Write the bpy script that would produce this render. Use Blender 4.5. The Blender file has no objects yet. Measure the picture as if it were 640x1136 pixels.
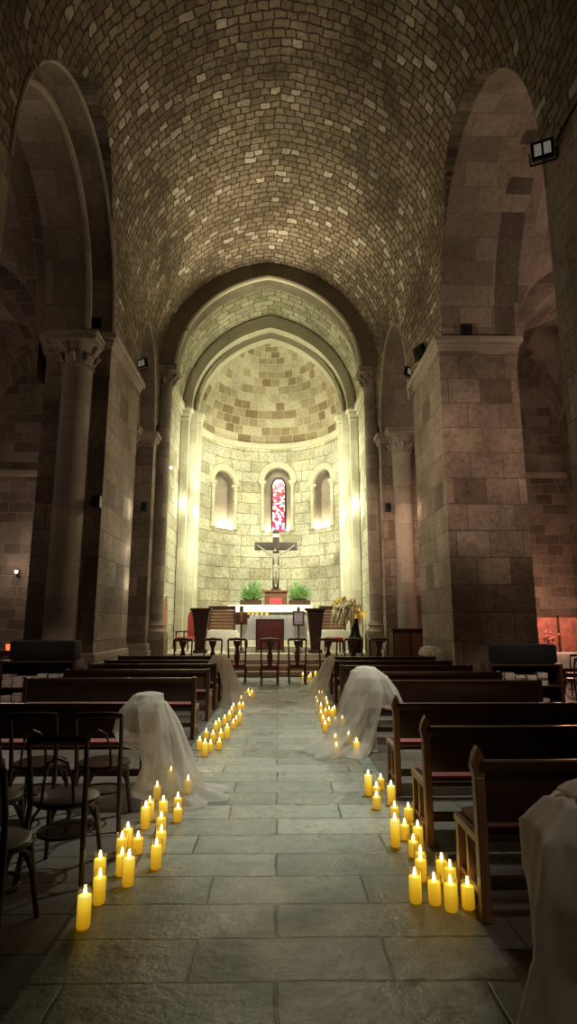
import bpy, bmesh, math, random
from mathutils import Vector, Matrix, noise as mnoise
random.seed(11)
PI = math.pi
C = bpy.context.scene.collection
sc = bpy.context.scene

# ------------------------------------------------------------------ materials
def new_mat(name):
    m = bpy.data.materials.new(name); m.use_nodes = True
    nt = m.node_tree; nt.nodes.clear()
    out = nt.nodes.new('ShaderNodeOutputMaterial')
    return m, nt, out
def N(nt, typ, **kw):
    n = nt.nodes.new(typ)
    for k, v in kw.items():
        if k in n.inputs: n.inputs[k].default_value = v
        else: setattr(n, k, v)
    return n
def ramp(nt, stops):
    r = nt.nodes.new('ShaderNodeValToRGB'); e = r.color_ramp.elements
    while len(e) < len(stops): e.new(0.5)
    for i, (p, c) in enumerate(stops):
        e[i].position = p; e[i].color = (*c, 1)
    return r
def mixc(nt, mode, fac, a, b):
    n = nt.nodes.new('ShaderNodeMix'); n.data_type = 'RGBA'; n.blend_type = mode
    L = nt.links.new
    for sock, v in ((n.inputs[0], fac), (n.inputs[6], a), (n.inputs[7], b)):
        if hasattr(v, 'node'): L(v, sock)
        elif isinstance(v, (int, float)): sock.default_value = v
        else: sock.default_value = (*v, 1)
    return n.outputs[2]

def stone(name, stops, mortar, bw, bh, ms=.012, distort=.03, rough=.85, bump=.5, stain=.45, pit=.35, dscale=3.0):
    """coursed masonry on the metre-scaled UV map"""
    m, nt, out = new_mat(name); L = nt.links.new
    uv = N(nt, 'ShaderNodeUVMap')
    geo = N(nt, 'ShaderNodeNewGeometry')
    ns = N(nt, 'ShaderNodeTexNoise', Scale=dscale, Detail=3.0, Roughness=.6)
    L(uv.outputs[0], ns.inputs['Vector'])
    sub = N(nt, 'ShaderNodeVectorMath', operation='SUBTRACT'); L(ns.outputs['Color'], sub.inputs[0]); sub.inputs[1].default_value = (.5, .5, .5)
    scl = N(nt, 'ShaderNodeVectorMath', operation='SCALE'); L(sub.outputs[0], scl.inputs[0]); scl.inputs['Scale'].default_value = distort * 2
    add = N(nt, 'ShaderNodeVectorMath', operation='ADD'); L(uv.outputs[0], add.inputs[0]); L(scl.outputs[0], add.inputs[1])
    br = N(nt, 'ShaderNodeTexBrick', Scale=1.0)
    br.inputs['Brick Width'].default_value = bw; br.inputs['Row Height'].default_value = bh
    br.inputs['Mortar Size'].default_value = ms; br.inputs['Mortar Smooth'].default_value = .35
    br.inputs['Color1'].default_value = (0, 0, 0, 1); br.inputs['Color2'].default_value = (1, 1, 1, 1); br.inputs['Mortar'].default_value = (.5, .5, .5, 1)
    br.offset = .43; br.squash = 1.45; br.squash_frequency = 3
    L(add.outputs[0], br.inputs['Vector'])
    rp = ramp(nt, stops); L(br.outputs['Color'], rp.inputs[0])
    big = N(nt, 'ShaderNodeTexNoise', Scale=.55, Detail=4.0, Roughness=.6); L(geo.outputs['Position'], big.inputs['Vector'])
    bigr = ramp(nt, [(.3, (1 - stain, 1 - stain, 1 - stain * 1.05)), (.62, (1, 1, 1))]); L(big.outputs['Fac'], bigr.inputs[0])
    c1 = mixc(nt, 'MULTIPLY', 1.0, rp.outputs[0], bigr.outputs[0])
    fine = N(nt, 'ShaderNodeTexNoise', Scale=9.0, Detail=6.0, Roughness=.7); L(geo.outputs['Position'], fine.inputs['Vector'])
    fr = ramp(nt, [(.3, (1 - pit, 1 - pit, 1 - pit)), (.55, (1.0, 1.0, 1.0))]); L(fine.outputs['Fac'], fr.inputs[0])
    c2 = mixc(nt, 'MULTIPLY', 1.0, c1, fr.outputs[0])
    c3 = mixc(nt, 'MIX', br.outputs['Fac'], c2, mortar)
    bs = N(nt, 'ShaderNodeBsdfPrincipled', Roughness=rough); bs.inputs['Specular IOR Level'].default_value = .2
    L(c3, bs.inputs['Base Color'])
    # height: stones proud of the joints, each at its own height, with a pitted face
    h1 = N(nt, 'ShaderNodeMath', operation='MULTIPLY'); L(br.outputs['Fac'], h1.inputs[0]); h1.inputs[1].default_value = -1.0
    h2 = N(nt, 'ShaderNodeMath', operation='MULTIPLY_ADD'); L(fine.outputs['Fac'], h2.inputs[0]); h2.inputs[1].default_value = .8; L(h1.outputs[0], h2.inputs[2])
    h3 = N(nt, 'ShaderNodeMath', operation='MULTIPLY_ADD'); L(br.outputs['Color'], h3.inputs[0]); h3.inputs[1].default_value = .45; L(h2.outputs[0], h3.inputs[2])
    bp = N(nt, 'ShaderNodeBump', Strength=bump, Distance=.05); L(h3.outputs[0], bp.inputs['Height'])
    L(bp.outputs[0], bs.inputs['Normal']); L(bs.outputs[0], out.inputs[0])
    return m

def simple(name, col, rough=.6, noise=.25, nscale=6, metallic=0, spec=.4, bump=0, stretch=(1, 1, 1), sheen=0, coat=0, emit=None):
    m, nt, out = new_mat(name); L = nt.links.new
    tc = N(nt, 'ShaderNodeTexCoord'); mp = N(nt, 'ShaderNodeMapping'); mp.inputs['Scale'].default_value = stretch
    L(tc.outputs['Object'], mp.inputs[0])
    ns = N(nt, 'ShaderNodeTexNoise', Scale=nscale, Detail=5.0, Roughness=.6); L(mp.outputs[0], ns.inputs['Vector'])
    lo = tuple(c * (1 - noise) for c in col); hi = tuple(min(1, c * (1 + noise)) for c in col)
    rp = ramp(nt, [(.3, lo), (.7, hi)]); L(ns.outputs['Fac'], rp.inputs[0])
    bs = N(nt, 'ShaderNodeBsdfPrincipled', Roughness=rough, Metallic=metallic); bs.inputs['Specular IOR Level'].default_value = spec
    bs.inputs['Sheen Weight'].default_value = sheen; bs.inputs['Coat Weight'].default_value = coat
    L(rp.outputs[0], bs.inputs['Base Color'])
    if emit:
        bs.inputs['Emission Color'].default_value = (*emit[0], 1); bs.inputs['Emission Strength'].default_value = emit[1]
    if bump:
        bp = N(nt, 'ShaderNodeBump', Strength=bump, Distance=.02); L(ns.outputs['Fac'], bp.inputs['Height']); L(bp.outputs[0], bs.inputs['Normal'])
    L(bs.outputs[0], out.inputs[0])
    return m

M = {}
M['vault'] = stone('vault_rubble', [(0, (.235, .175, .11)), (.5, (.33, .26, .17)), (.88, (.40, .32, .215)), (.95, (.66, .58, .45))], (.07, .05, .032), .27, .20, .020, .085, bump=1.0, stain=.6, pit=.55, dscale=3.4)
M['nave'] = stone('nave_ashlar', [(0, (.25, .20, .15)), (.5, (.32, .26, .195)), (1, (.38, .31, .235))], (.17, .13, .095), .78, .52, .009, .02, bump=.35, stain=.45)
M['pier'] = stone('pier_ashlar', [(0, (.15, .10, .075)), (.14, (.28, .21, .155)), (.8, (.36, .285, .215)), (1, (.47, .385, .29))], (.13, .095, .07), .74, .60, .010, .022, bump=.7, stain=.6, pit=.45)
M['smooth'] = stone('dressed_stone', [(0, (.33, .27, .21)), (.5, (.40, .335, .26)), (1, (.46, .385, .30))], (.25, .20, .15), 1.2, .62, .006, .008, bump=.15, stain=.35, pit=.2)
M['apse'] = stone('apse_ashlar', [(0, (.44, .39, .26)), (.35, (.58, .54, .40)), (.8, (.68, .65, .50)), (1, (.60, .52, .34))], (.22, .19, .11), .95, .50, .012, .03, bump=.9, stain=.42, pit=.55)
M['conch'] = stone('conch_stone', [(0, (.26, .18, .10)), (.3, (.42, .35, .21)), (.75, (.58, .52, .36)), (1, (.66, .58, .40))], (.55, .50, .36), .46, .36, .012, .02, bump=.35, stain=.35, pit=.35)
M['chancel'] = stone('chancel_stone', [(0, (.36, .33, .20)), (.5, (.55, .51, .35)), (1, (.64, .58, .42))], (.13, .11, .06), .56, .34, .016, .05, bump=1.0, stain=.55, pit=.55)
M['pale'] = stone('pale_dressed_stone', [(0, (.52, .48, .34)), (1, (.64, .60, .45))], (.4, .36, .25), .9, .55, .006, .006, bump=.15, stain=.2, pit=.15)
M['archdark'] = stone('arch_voussoirs', [(0, (.19, .16, .11)), (1, (.27, .23, .16))], (.12, .10, .07), .7, 1.2, .008, .01, bump=.2, stain=.3, pit=.2)
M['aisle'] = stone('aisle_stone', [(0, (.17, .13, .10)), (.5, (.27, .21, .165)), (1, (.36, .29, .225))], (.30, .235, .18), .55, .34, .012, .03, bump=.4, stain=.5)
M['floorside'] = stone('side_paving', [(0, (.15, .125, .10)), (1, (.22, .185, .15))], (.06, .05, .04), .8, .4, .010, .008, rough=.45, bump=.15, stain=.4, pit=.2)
M['step'] = stone('step_stone', [(0, (.26, .17, .115)), (1, (.34, .23, .16))], (.2, .14, .1), 1.4, .6, .006, .006, rough=.5, bump=.1, stain=.3, pit=.2)

def paving():
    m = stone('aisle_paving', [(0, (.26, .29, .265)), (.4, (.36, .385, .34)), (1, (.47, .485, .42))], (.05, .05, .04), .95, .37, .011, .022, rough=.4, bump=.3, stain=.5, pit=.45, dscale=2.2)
    nt = m.node_tree
    bs = [n for n in nt.nodes if n.type == 'BSDF_PRINCIPLED'][0]
    bs.inputs['Specular IOR Level'].default_value = .5
    geo = N(nt, 'ShaderNodeNewGeometry')
    ns = N(nt, 'ShaderNodeTexNoise', Scale=2.2, Detail=4.0); nt.links.new(geo.outputs['Position'], ns.inputs['Vector'])
    r = ramp(nt, [(.35, (.20,) * 3), (.65, (.48,) * 3)]); nt.links.new(ns.outputs['Fac'], r.inputs[0]); nt.links.new(r.outputs[0], bs.inputs['Roughness'])
    return m
M['paving'] = paving()
M['pew'] = simple('dark_walnut', (.062, .026, .013), .32, .35, 5, stretch=(1, 14, 14), spec=.5)
M['pewleg'] = simple('oiled_oak', (.30, .15, .07), .45, .3, 6, stretch=(12, 12, 1))
M['bent'] = simple('bentwood_brown', (.045, .021, .012), .35, .3, 8, stretch=(10, 10, 1))
M['splat'] = simple('mahogany', (.085, .032, .016), .35, .35, 7, stretch=(8, 8, 1))
M['maroon'] = simple('maroon_velvet', (.26, .03, .03), .85, .3, 20, sheen=.4)
M['red'] = simple('red_velvet', (.62, .035, .05), .8, .2, 20, sheen=.4)
M['wood'] = simple('brown_panel_wood', (.14, .058, .030), .45, .35, 4, stretch=(2, 2, 16))
M['darkwood'] = simple('espresso_wood', (.055, .026, .017), .4, .35, 5, stretch=(10, 10, 1))
M['crosswood'] = simple('dark_cross_wood', (.035, .024, .018), .5, .3, 5, stretch=(6, 6, 1))
M['corpus'] = simple('carved_pale_figure', (.25, .22, .165), .5, .2, 12)
M['cloth'] = simple('white_altar_cloth', (.80, .80, .74), .9, .05, 5)
M['black'] = simple('black_cloth', (.004, .004, .0045), .9, .2, 8)
M['blackgloss'] = simple('black_glazed', (.010, .012, .016), .2, .2, 8)
M['iron'] = simple('black_iron', (.012, .012, .012), .45, .2, 12, metallic=.7)
M['gold'] = simple('gilt', (.75, .50, .16), .35, .2, 10, metallic=.9)
M['leaf'] = simple('fern_leaf', (.22, .37, .13), .6, .45, 10)
M['pampas'] = simple('dried_pampas', (.85, .66, .42), .9, .4, 9)
M['yleaf'] = simple('yellow_petals', (.85, .66, .10), .7, .3, 9)
M['amber'] = simple('amber_leaf', (.85, .55, .06), .6, .3, 9, emit=((1, .62, .05), .6))  # light on the leaves put in as emission
M['paper'] = simple('book_pages', (.62, .54, .46), .8, .25, 30)
M['book1'] = simple('book_cover_grey', (.42, .38, .36), .7, .25, 12)
M['book2'] = simple('book_cover_red', (.22, .07, .06), .7, .25, 12)
M['lens'] = simple('lamp_lens', (.7, .72, .75), .2, .05, 5, emit=((.9, .95, 1), .25))
M['lensoff'] = simple('unlit_lamp_lens', (.55, .52, .47), .2, .1, 5, emit=((1, .9, .75), .12))  # faint glow given to lenses of lamps that are off
M['spotglow'] = simple('spot_lamp_glow', (.9, .95, 1), .3, .05, 5, emit=((.72, .88, 1), 30))
M['warmglow'] = simple('small_bulb_glow', (1, .9, .8), .3, .05, 5, emit=((1, .8, .62), 8))
M['redglow'] = simple('votive_red_glass', (.7, .06, .03), .3, .1, 5, emit=((1, .16, .05), 1.6))
M['pinkcloth'] = simple('rose_backdrop_cloth', (.55, .20, .15), .8, .35, 5)
M['doorwood'] = simple('rust_door_wood', (.34, .13, .08), .6, .3, 5, stretch=(8, 8, 1))
M['whitewood'] = simple('white_stone_base', (.60, .58, .50), .7, .08, 5)
M['taper'] = simple('ivory_wax', (.8, .72, .5), .5, .05, 8, emit=((1, .7, .3), .35))
M['hole'] = simple('shadowed_hole', (.006, .005, .004), 1, .2, 8)

def candle_mat():
    m, nt, out = new_mat('glowing_wax'); L = nt.links.new
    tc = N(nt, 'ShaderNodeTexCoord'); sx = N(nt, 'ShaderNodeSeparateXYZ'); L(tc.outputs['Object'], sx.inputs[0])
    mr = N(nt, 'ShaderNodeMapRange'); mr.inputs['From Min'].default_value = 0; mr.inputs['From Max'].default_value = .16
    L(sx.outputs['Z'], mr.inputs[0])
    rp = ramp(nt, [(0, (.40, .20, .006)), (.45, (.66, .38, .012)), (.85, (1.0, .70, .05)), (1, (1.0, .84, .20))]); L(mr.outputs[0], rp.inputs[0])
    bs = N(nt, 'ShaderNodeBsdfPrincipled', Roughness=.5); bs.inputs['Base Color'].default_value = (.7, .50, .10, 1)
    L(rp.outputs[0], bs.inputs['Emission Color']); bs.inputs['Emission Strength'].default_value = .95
    L(bs.outputs[0], out.inputs[0]); return m
M['wax'] = candle_mat()
def emis(name, col, s):
    m, nt, out = new_mat(name); e = N(nt, 'ShaderNodeEmission', Strength=s); e.inputs[0].default_value = (*col, 1)
    nt.links.new(e.outputs[0], out.inputs[0]); return m
M['flame'] = emis('flame', (1, .80, .36), 9)
def glass_mat():
    m, nt, out = new_mat('thin_clear_glass'); L = nt.links.new
    tr = N(nt, 'ShaderNodeBsdfTransparent'); tr.inputs[0].default_value = (.97, .95, .9, 1)
    gl = N(nt, 'ShaderNodeBsdfGlossy', Roughness=.08); lw = N(nt, 'ShaderNodeLayerWeight', Blend=.25)
    mr = N(nt, 'ShaderNodeMath', operation='MULTIPLY_ADD'); mr.inputs[1].default_value = .45; mr.inputs[2].default_value = .04; L(lw.outputs['Facing'], mr.inputs[0])
    mx = N(nt, 'ShaderNodeMixShader'); L(mr.outputs[0], mx.inputs[0]); L(tr.outputs[0], mx.inputs[1]); L(gl.outputs[0], mx.inputs[2])
    L(mx.outputs[0], out.inputs[0]); return m
M['glass'] = glass_mat()
def tulle_mat(name, dens):
    m, nt, out = new_mat(name); L = nt.links.new
    tr = N(nt, 'ShaderNodeBsdfTransparent')
    df = N(nt, 'ShaderNodeBsdfDiffuse'); df.inputs[0].default_value = (.88, .81, .72, 1)
    tl = N(nt, 'ShaderNodeBsdfTranslucent'); tl.inputs[0].default_value = (.88, .80, .68, 1)
    a = N(nt, 'ShaderNodeMixShader'); a.inputs[0].default_value = .45; L(df.outputs[0], a.inputs[1]); L(tl.outputs[0], a.inputs[2])
    lw = N(nt, 'ShaderNodeLayerWeight', Blend=.35)
    mr = N(nt, 'ShaderNodeMath', operation='MULTIPLY_ADD'); mr.inputs[1].default_value = .45; mr.inputs[2].default_value = dens; mr.use_clamp = True; L(lw.outputs['Facing'], mr.inputs[0])
    mx = N(nt, 'ShaderNodeMixShader'); L(mr.outputs[0], mx.inputs[0]); L(tr.outputs[0], mx.inputs[1]); L(a.outputs[0], mx.inputs[2])
    L(mx.outputs[0], out.inputs[0]); return m
M['tulle'] = tulle_mat('white_tulle', .40)
M['tulle2'] = tulle_mat('dense_white_tulle', .72)
def stained():
    m, nt, out = new_mat('stained_glass'); L = nt.links.new
    uv = N(nt, 'ShaderNodeTexCoord')
    vo = N(nt, 'ShaderNodeTexVoronoi', Scale=8.5); L(uv.outputs['Object'], vo.inputs['Vector'])
    sp = N(nt, 'ShaderNodeSeparateColor'); L(vo.outputs['Color'], sp.inputs[0])
    rp = ramp(nt, [(0, (.45, .01, .06)), (.42, (.70, .05, .16)), (.46, (.85, .82, .78)), (.8, (.9, .86, .85)), (.9, (.25, .12, .30))]); rp.color_ramp.interpolation = 'CONSTANT'
    L(sp.outputs[0], rp.inputs[0])
    ve = N(nt, 'ShaderNodeTexVoronoi', Scale=8.5, feature='DISTANCE_TO_EDGE'); L(uv.outputs['Object'], ve.inputs['Vector'])
    gt = N(nt, 'ShaderNodeMath', operation='GREATER_THAN'); gt.inputs[1].default_value = .025; L(ve.outputs['Distance'], gt.inputs[0])
    col = mixc(nt, 'MULTIPLY', 1.0, rp.outputs[0], gt.outputs[0])
    bs = N(nt, 'ShaderNodeBsdfPrincipled', Roughness=.25); L(col, bs.inputs['Base Color']); L(col, bs.inputs['Emission Color']); bs.inputs['Emission Strength'].default_value = .55  # pane emits by itself in place of light on the glass
    L(bs.outputs[0], out.inputs[0]); return m
M['stained'] = stained()
def icon_mat():
    m, nt, out = new_mat('icon_painting'); L = nt.links.new
    tc = N(nt, 'ShaderNodeTexCoord'); ns = N(nt, 'ShaderNodeTexNoise', Scale=11.0, Detail=2.0); L(tc.outputs['Object'], ns.inputs['Vector'])
    rp = ramp(nt, [(.38, (.75, .55, .30)), (.45, (.30, .38, .75)), (.53, (.85, .82, .80)), (.62, (.70, .25, .2))]); L(ns.outputs['Fac'], rp.inputs[0])
    bs = N(nt, 'ShaderNodeBsdfPrincipled', Roughness=.4); L(rp.outputs[0], bs.inputs['Base Color']); L(bs.outputs[0], out.inputs[0]); return m
M['icon'] = icon_mat()

# ------------------------------------------------------------------ mesh building
class MB:
    def __init__(s):
        s.bm = bmesh.new(); s.uv = None
    def box(s, x0, x1, y0, y1, z0, z1, bev=0, rot=None, taper=1.0):
        b = bmesh.new(); bmesh.ops.create_cube(b, size=1)
        for v in b.verts:
            t = taper if v.co.z < 0 else 1.0
            v.co = Vector((v.co.x * (x1 - x0) * t, v.co.y * (y1 - y0) * t, v.co.z * (z1 - z0)))
        if bev: bmesh.ops.bevel(b, geom=list(b.edges), offset=bev, segments=2, affect='EDGES', profile=.6)
        if rot: bmesh.ops.transform(b, matrix=rot, verts=b.verts)
        bmesh.ops.translate(b, verts=b.verts, vec=((x0 + x1) / 2, (y0 + y1) / 2, (z0 + z1) / 2))
        return s.add(b)
    def add(s, b):
        me = bpy.data.meshes.new('tmp'); b.to_mesh(me); b.free(); s.bm.from_mesh(me); bpy.data.meshes.remove(me); return s
    def lathe(s, prof, cx=0, cy=0, n=20, a0=0, a1=2 * PI, cap=True, sx=1, sy=1):
        full = abs(a1 - a0 - 2 * PI) < 1e-6
        rings = []
        k = n if full else n + 1
        for r, z in prof:
            rings.append([s.bm.verts.new((cx + sx * r * math.cos(a0 + (a1 - a0) * i / n), cy + sy * r * math.sin(a0 + (a1 - a0) * i / n), z)) for i in range(k)])
        for a, b in zip(rings, rings[1:]):
            for i in range(n):
                j = (i + 1) % k
                s.bm.faces.new((a[i], a[j], b[j], b[i]))
        if cap and full:
            if prof[0][0] > 1e-4: s.bm.faces.new(list(reversed(rings[0])))
            if prof[-1][0] > 1e-4: s.bm.faces.new(rings[-1])
        return s
    def tube(s, pts, rad, n=8, flat=1.0):
        pts = [Vector(p) for p in pts]; m = len(pts); rings = []
        for i, p in enumerate(pts):
            t = (pts[min(i + 1, m - 1)] - pts[max(i - 1, 0)]).normalized()
            ref = Vector((0, 0, 1)) if abs(t.z) < .9 else Vector((0, 1, 0))
            a = t.cross(ref).normalized(); b = a.cross(t).normalized()
            r = rad[i] if isinstance(rad, (list, tuple)) else rad
            rings.append([s.bm.verts.new(p + a * r * math.cos(2 * PI * k / n) + b * r * flat * math.sin(2 * PI * k / n)) for k in range(n)])
        for a, b in zip(rings, rings[1:]):
            for k in range(n):
                s.bm.faces.new((a[k], a[(k + 1) % n], b[(k + 1) % n], b[k]))
        s.bm.faces.new(list(reversed(rings[0]))); s.bm.faces.new(rings[-1])
        return s
    def bar(s, p0, p1, w, d, bev=.004):
        """square-section bar between two points"""
        p0, p1 = Vector(p0), Vector(p1); v = p1 - p0; L = v.length
        b = bmesh.new(); bmesh.ops.create_cube(b, size=1)
        for q in b.verts: q.co = Vector((q.co.x * w, q.co.y * d, q.co.z * L))
        if bev: bmesh.ops.bevel(b, geom=list(b.edges), offset=bev, segments=1, affect='EDGES')
        bmesh.ops.transform(b, matrix=Matrix.Translation((p0 + p1) / 2) @ v.to_track_quat('Z', 'Y').to_matrix().to_4x4(), verts=b.verts)
        return s.add(b)
    def quads(s, rows, uvs=None, flip=False):
        """grid of points -> faces, with optional uv per point"""
        lay = s.bm.loops.layers.uv.verify() if uvs else None
        V = [[s.bm.verts.new(p) for p in r] for r in rows]
        for i in range(len(V) - 1):
            for j in range(len(V[i]) - 1):
                ids = [(i, j), (i, j + 1), (i + 1, j + 1), (i + 1, j)]
                if flip: ids.reverse()
                try: f = s.bm.faces.new([V[a][b] for a, b in ids])
                except ValueError: continue
                if lay:
                    for l, (a, b) in zip(f.loops, ids): l[lay].uv = uvs[a][b]
        if uvs: s.uv = True
        return s
    def prism(s, outline, y0, y1):
        """outline of (x,z), extruded in y"""
        a = [s.bm.verts.new((x, y0, z)) for x, z in outline]; b = [s.bm.verts.new((x, y1, z)) for x, z in outline]
        n = len(a)
        s.bm.faces.new(a); s.bm.faces.new(list(reversed(b)))
        for i in range(n): s.bm.faces.new((a[(i + 1) % n], a[i], b[i], b[(i + 1) % n]))
        return s
    def build(s, name, mat, parent=None, smooth=35, loc=None):
        bm = s.bm
        if not s.uv:
            lay = bm.loops.layers.uv.verify()
            bm.normal_update()
            for f in bm.faces:
                nx, ny, nz = (abs(c) for c in f.normal)
                for l in f.loops:
                    x, y, z = l.vert.co
                    if nz > max(nx, ny) * 1.01 and nz > .75: l[lay].uv = (x, y)
                    elif nx > ny: l[lay].uv = (y + .37, z)
                    else: l[lay].uv = (x, z)
        me = bpy.data.meshes.new(name); bm.to_mesh(me); bm.free()
        me.materials.append(M[mat] if isinstance(mat, str) else mat)
        if smooth:
            me.polygons.foreach_set('use_smooth', [True] * len(me.polygons))
            me.set_sharp_from_angle(angle=math.radians(smooth))
        o = bpy.data.objects.new(name, me); C.objects.link(o)
        if parent: o.parent = parent
        if loc: o.location = loc
        return o
def tag(o, label=None, cat=None, group=None, kind=None):
    if label: o['label'] = label
    if cat: o['category'] = cat
    if group: o['group'] = group
    if kind: o['kind'] = kind
    return o
def struct(name, mb, mat, smooth=35, label=None):
    o = mb.build(name, mat, None, smooth); o['kind'] = 'structure'
    if label: o['label'] = label
    return o
def thing(name, label, cat, loc=(0, 0, 0), rz=0, group=None):
    o = bpy.data.objects.new(name, None); C.objects.link(o); o.empty_display_size = .1
    o.location = loc; o.rotation_euler = (0, 0, rz); o['kind'] = 'thing'
    return tag(o, label, cat, group)
def dup(root, loc, rz=0, label=None, scale=None):
    r = root.copy(); C.objects.link(r); r.location = loc; r.rotation_euler = (0, 0, rz)
    if scale: r.scale = scale
    if label: r['label'] = label
    for ch in list(root.children):
        c = ch.copy(); C.objects.link(c); c.parent = r
        for g in list(ch.children):
            d = g.copy(); C.objects.link(d); d.parent = c
    return r
ORD = ['first', 'second', 'third', 'fourth', 'fifth', 'sixth', 'seventh', 'eighth', 'ninth', 'tenth', 'eleventh', 'twelfth', 'thirteenth', 'fourteenth', 'fifteenth', 'sixteenth', 'seventeenth', 'eighteenth', 'nineteenth', 'twentieth']
def ordw(i):
    return ORD[i] if i < 20 else ['twenty', 'thirty', 'forty'][(i + 1) // 10 - 2] + ('-' + ORD[(i + 1) % 10 - 1] if (i + 1) % 10 else '')
def nearest(i):
    if i == 0: return 'nearest'
    w = ordw(i)
    if w == 'thirty': w = 'thirtieth'
    if w == 'forty': w = 'fortieth'
    return w + ' nearest'

# ------------------------------------------------------------------ plan of the church (metres, y runs to the altar)
def cen(y): return -.35 * min(1, max(0, (y - 13) / 5.4))
def hw(y): return 3.87 - .15 * min(1, max(0, (y - 13) / 5.4))
SPR, KV = 10.2, 1.04                       # vault springing, vertical stretch
BAYS = [(7.3, 12.6, 8.25, 3.5), (15.3, 18.2, 7.75, 3.0)]
def arch(y, shrink=0.0):
    for a, b, zs, rise in BAYS:
        a += shrink; b -= shrink
        if a <= y <= b:
            u = abs(y - (a + b) / 2) / ((b - a) / 2)
            return zs + (rise - shrink) * math.sqrt(max(0, 1 - u ** 2.1))
    return None
def ysamples(shrink=0):
    ys = [4.9, 6.2]
    for a, b, _, _ in BAYS:
        ys += [(a + b) / 2 - (b - a) / 2 * math.cos(PI * i / 26) for i in range(27)]
    ys += [6.7, 13.3, 14.0, 14.7, 18.6, 19.2]
    if shrink:
        for a, b, _, _ in BAYS: ys += [a + shrink, b - shrink, a + shrink * 1.02 + .01, b - shrink * 1.02 - .01]
    return sorted(ys)

# floor
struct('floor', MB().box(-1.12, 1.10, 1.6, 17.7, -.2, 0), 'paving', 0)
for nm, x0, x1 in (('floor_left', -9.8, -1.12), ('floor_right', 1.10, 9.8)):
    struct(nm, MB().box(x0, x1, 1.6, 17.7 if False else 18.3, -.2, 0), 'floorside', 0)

# vault
ys = ysamples()
rows, uvs = [], []
NV = 72
for y in ys:
    w, c = hw(y), cen(y); zb = arch(y) or 0
    a0 = math.asin(min(1, max(0, (max(SPR, zb) - SPR) / (KV * w))))
    r, u = [], []
    for i in range(NV + 1):
        a = a0 + (PI - 2 * a0) * i / NV
        z = SPR + KV * w * math.sin(a) + .12 * (1 - abs(math.cos(a))) ** 3
        r.append((c + w * math.cos(a), y, z)); u.append((a * w * 1.07, y))
    rows.append(r); uvs.append(u)
struct('ceiling', MB().quads(rows, uvs), 'vault', 180)

# arcade walls over the piers
TH = {-1: 1.5, 1: 1.85}
def arcade(side, name, two):
    mb = MB(); ysh = ysamples(.3 if two else 0); T = TH[side]
    f_n, f_uv, so, so_uv, ring, ring_uv, si, si_uv, fa, fa_uv = ([] for _ in range(10))
    arc = 0; prev = None
    for y in ysh:
        xi = cen(y) + side * hw(y); zo = arch(y) or 8.2
        zi = (arch(y, .3) or (7.9 if arch(y) is None else 7.95)) if two else zo
        zt = max(SPR, zo)
        ins = 0
        if zo > SPR:
            w = hw(y); ins = w * (1 - math.cos(math.asin(min(1, (zo - SPR) / (KV * w)))))
        xe = xi - side * ins
        if prev: arc += math.hypot(y - prev[0], zo - prev[1])
        prev = (y, zo)
        f_n.append([(xe, y, zo), (xi - side * 0, y, max(zt, zo))]); f_uv.append([(y, zo), (y, zt)])
        xm = xi + side * (.55 if two else T)
        so.append([(xe, y, zo), (xm, y, zo)]); so_uv.append([(0, arc), (abs(xm - xe), arc)])
        if two:
            ring.append([(xm, y, zo), (xm, y, min(zi, zo))]); ring_uv.append([(y, zo), (y, zi)])
            si.append([(xm, y, min(zi, zo)), (xi + side * T, y, min(zi, zo))]); si_uv.append([(0, arc), (T - .55, arc)])
        fa.append([(xi + side * T, y, min(zi, zo)), (xi + side * T, y, 12.2)]); fa_uv.append([(y, zo), (y, 12.2)])
    struct(name.replace('wall_', 'wall_upper_'), MB().quads(f_n, f_uv), 'vault', 30)
    for g, u in ((so, so_uv), (ring, ring_uv), (si, si_uv), (fa, fa_uv)):
        if g: mb.quads(g, u)
    return struct(name, mb, 'nave', 30)
arcade(-1, 'wall_left', True); arcade(1, 'wall_right', False)

# roll mouldings round the left arches
def roll(name, side, bay, off, r, shrink, mat='smooth'):
    a, b, zs, rise = BAYS[bay]; pts = []
    a += shrink; b -= shrink
    for i in range(41):
        t = -1 + 2 * i / 40; t = math.sin(t * PI / 2)
        y = (a + b) / 2 + t * (b - a) / 2
        z = zs + (rise - shrink) * math.sqrt(max(0, 1 - abs(t) ** 2.1)); xx = cen(y) + side * (hw(y) + off)
        pts.append((xx, y, z))
    return struct(name, MB().tube(pts, r, 8), mat)
roll('trim_1', -1, 0, .52, .075, .27); roll('trim_2', -1, 0, .03, .06, -.02)
roll('trim_3', -1, 1, .52, .06, .27); roll('trim_4', -1, 1, .03, .05, -.02); roll('trim_5', 1, 1, .03, .05, -.02)

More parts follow.
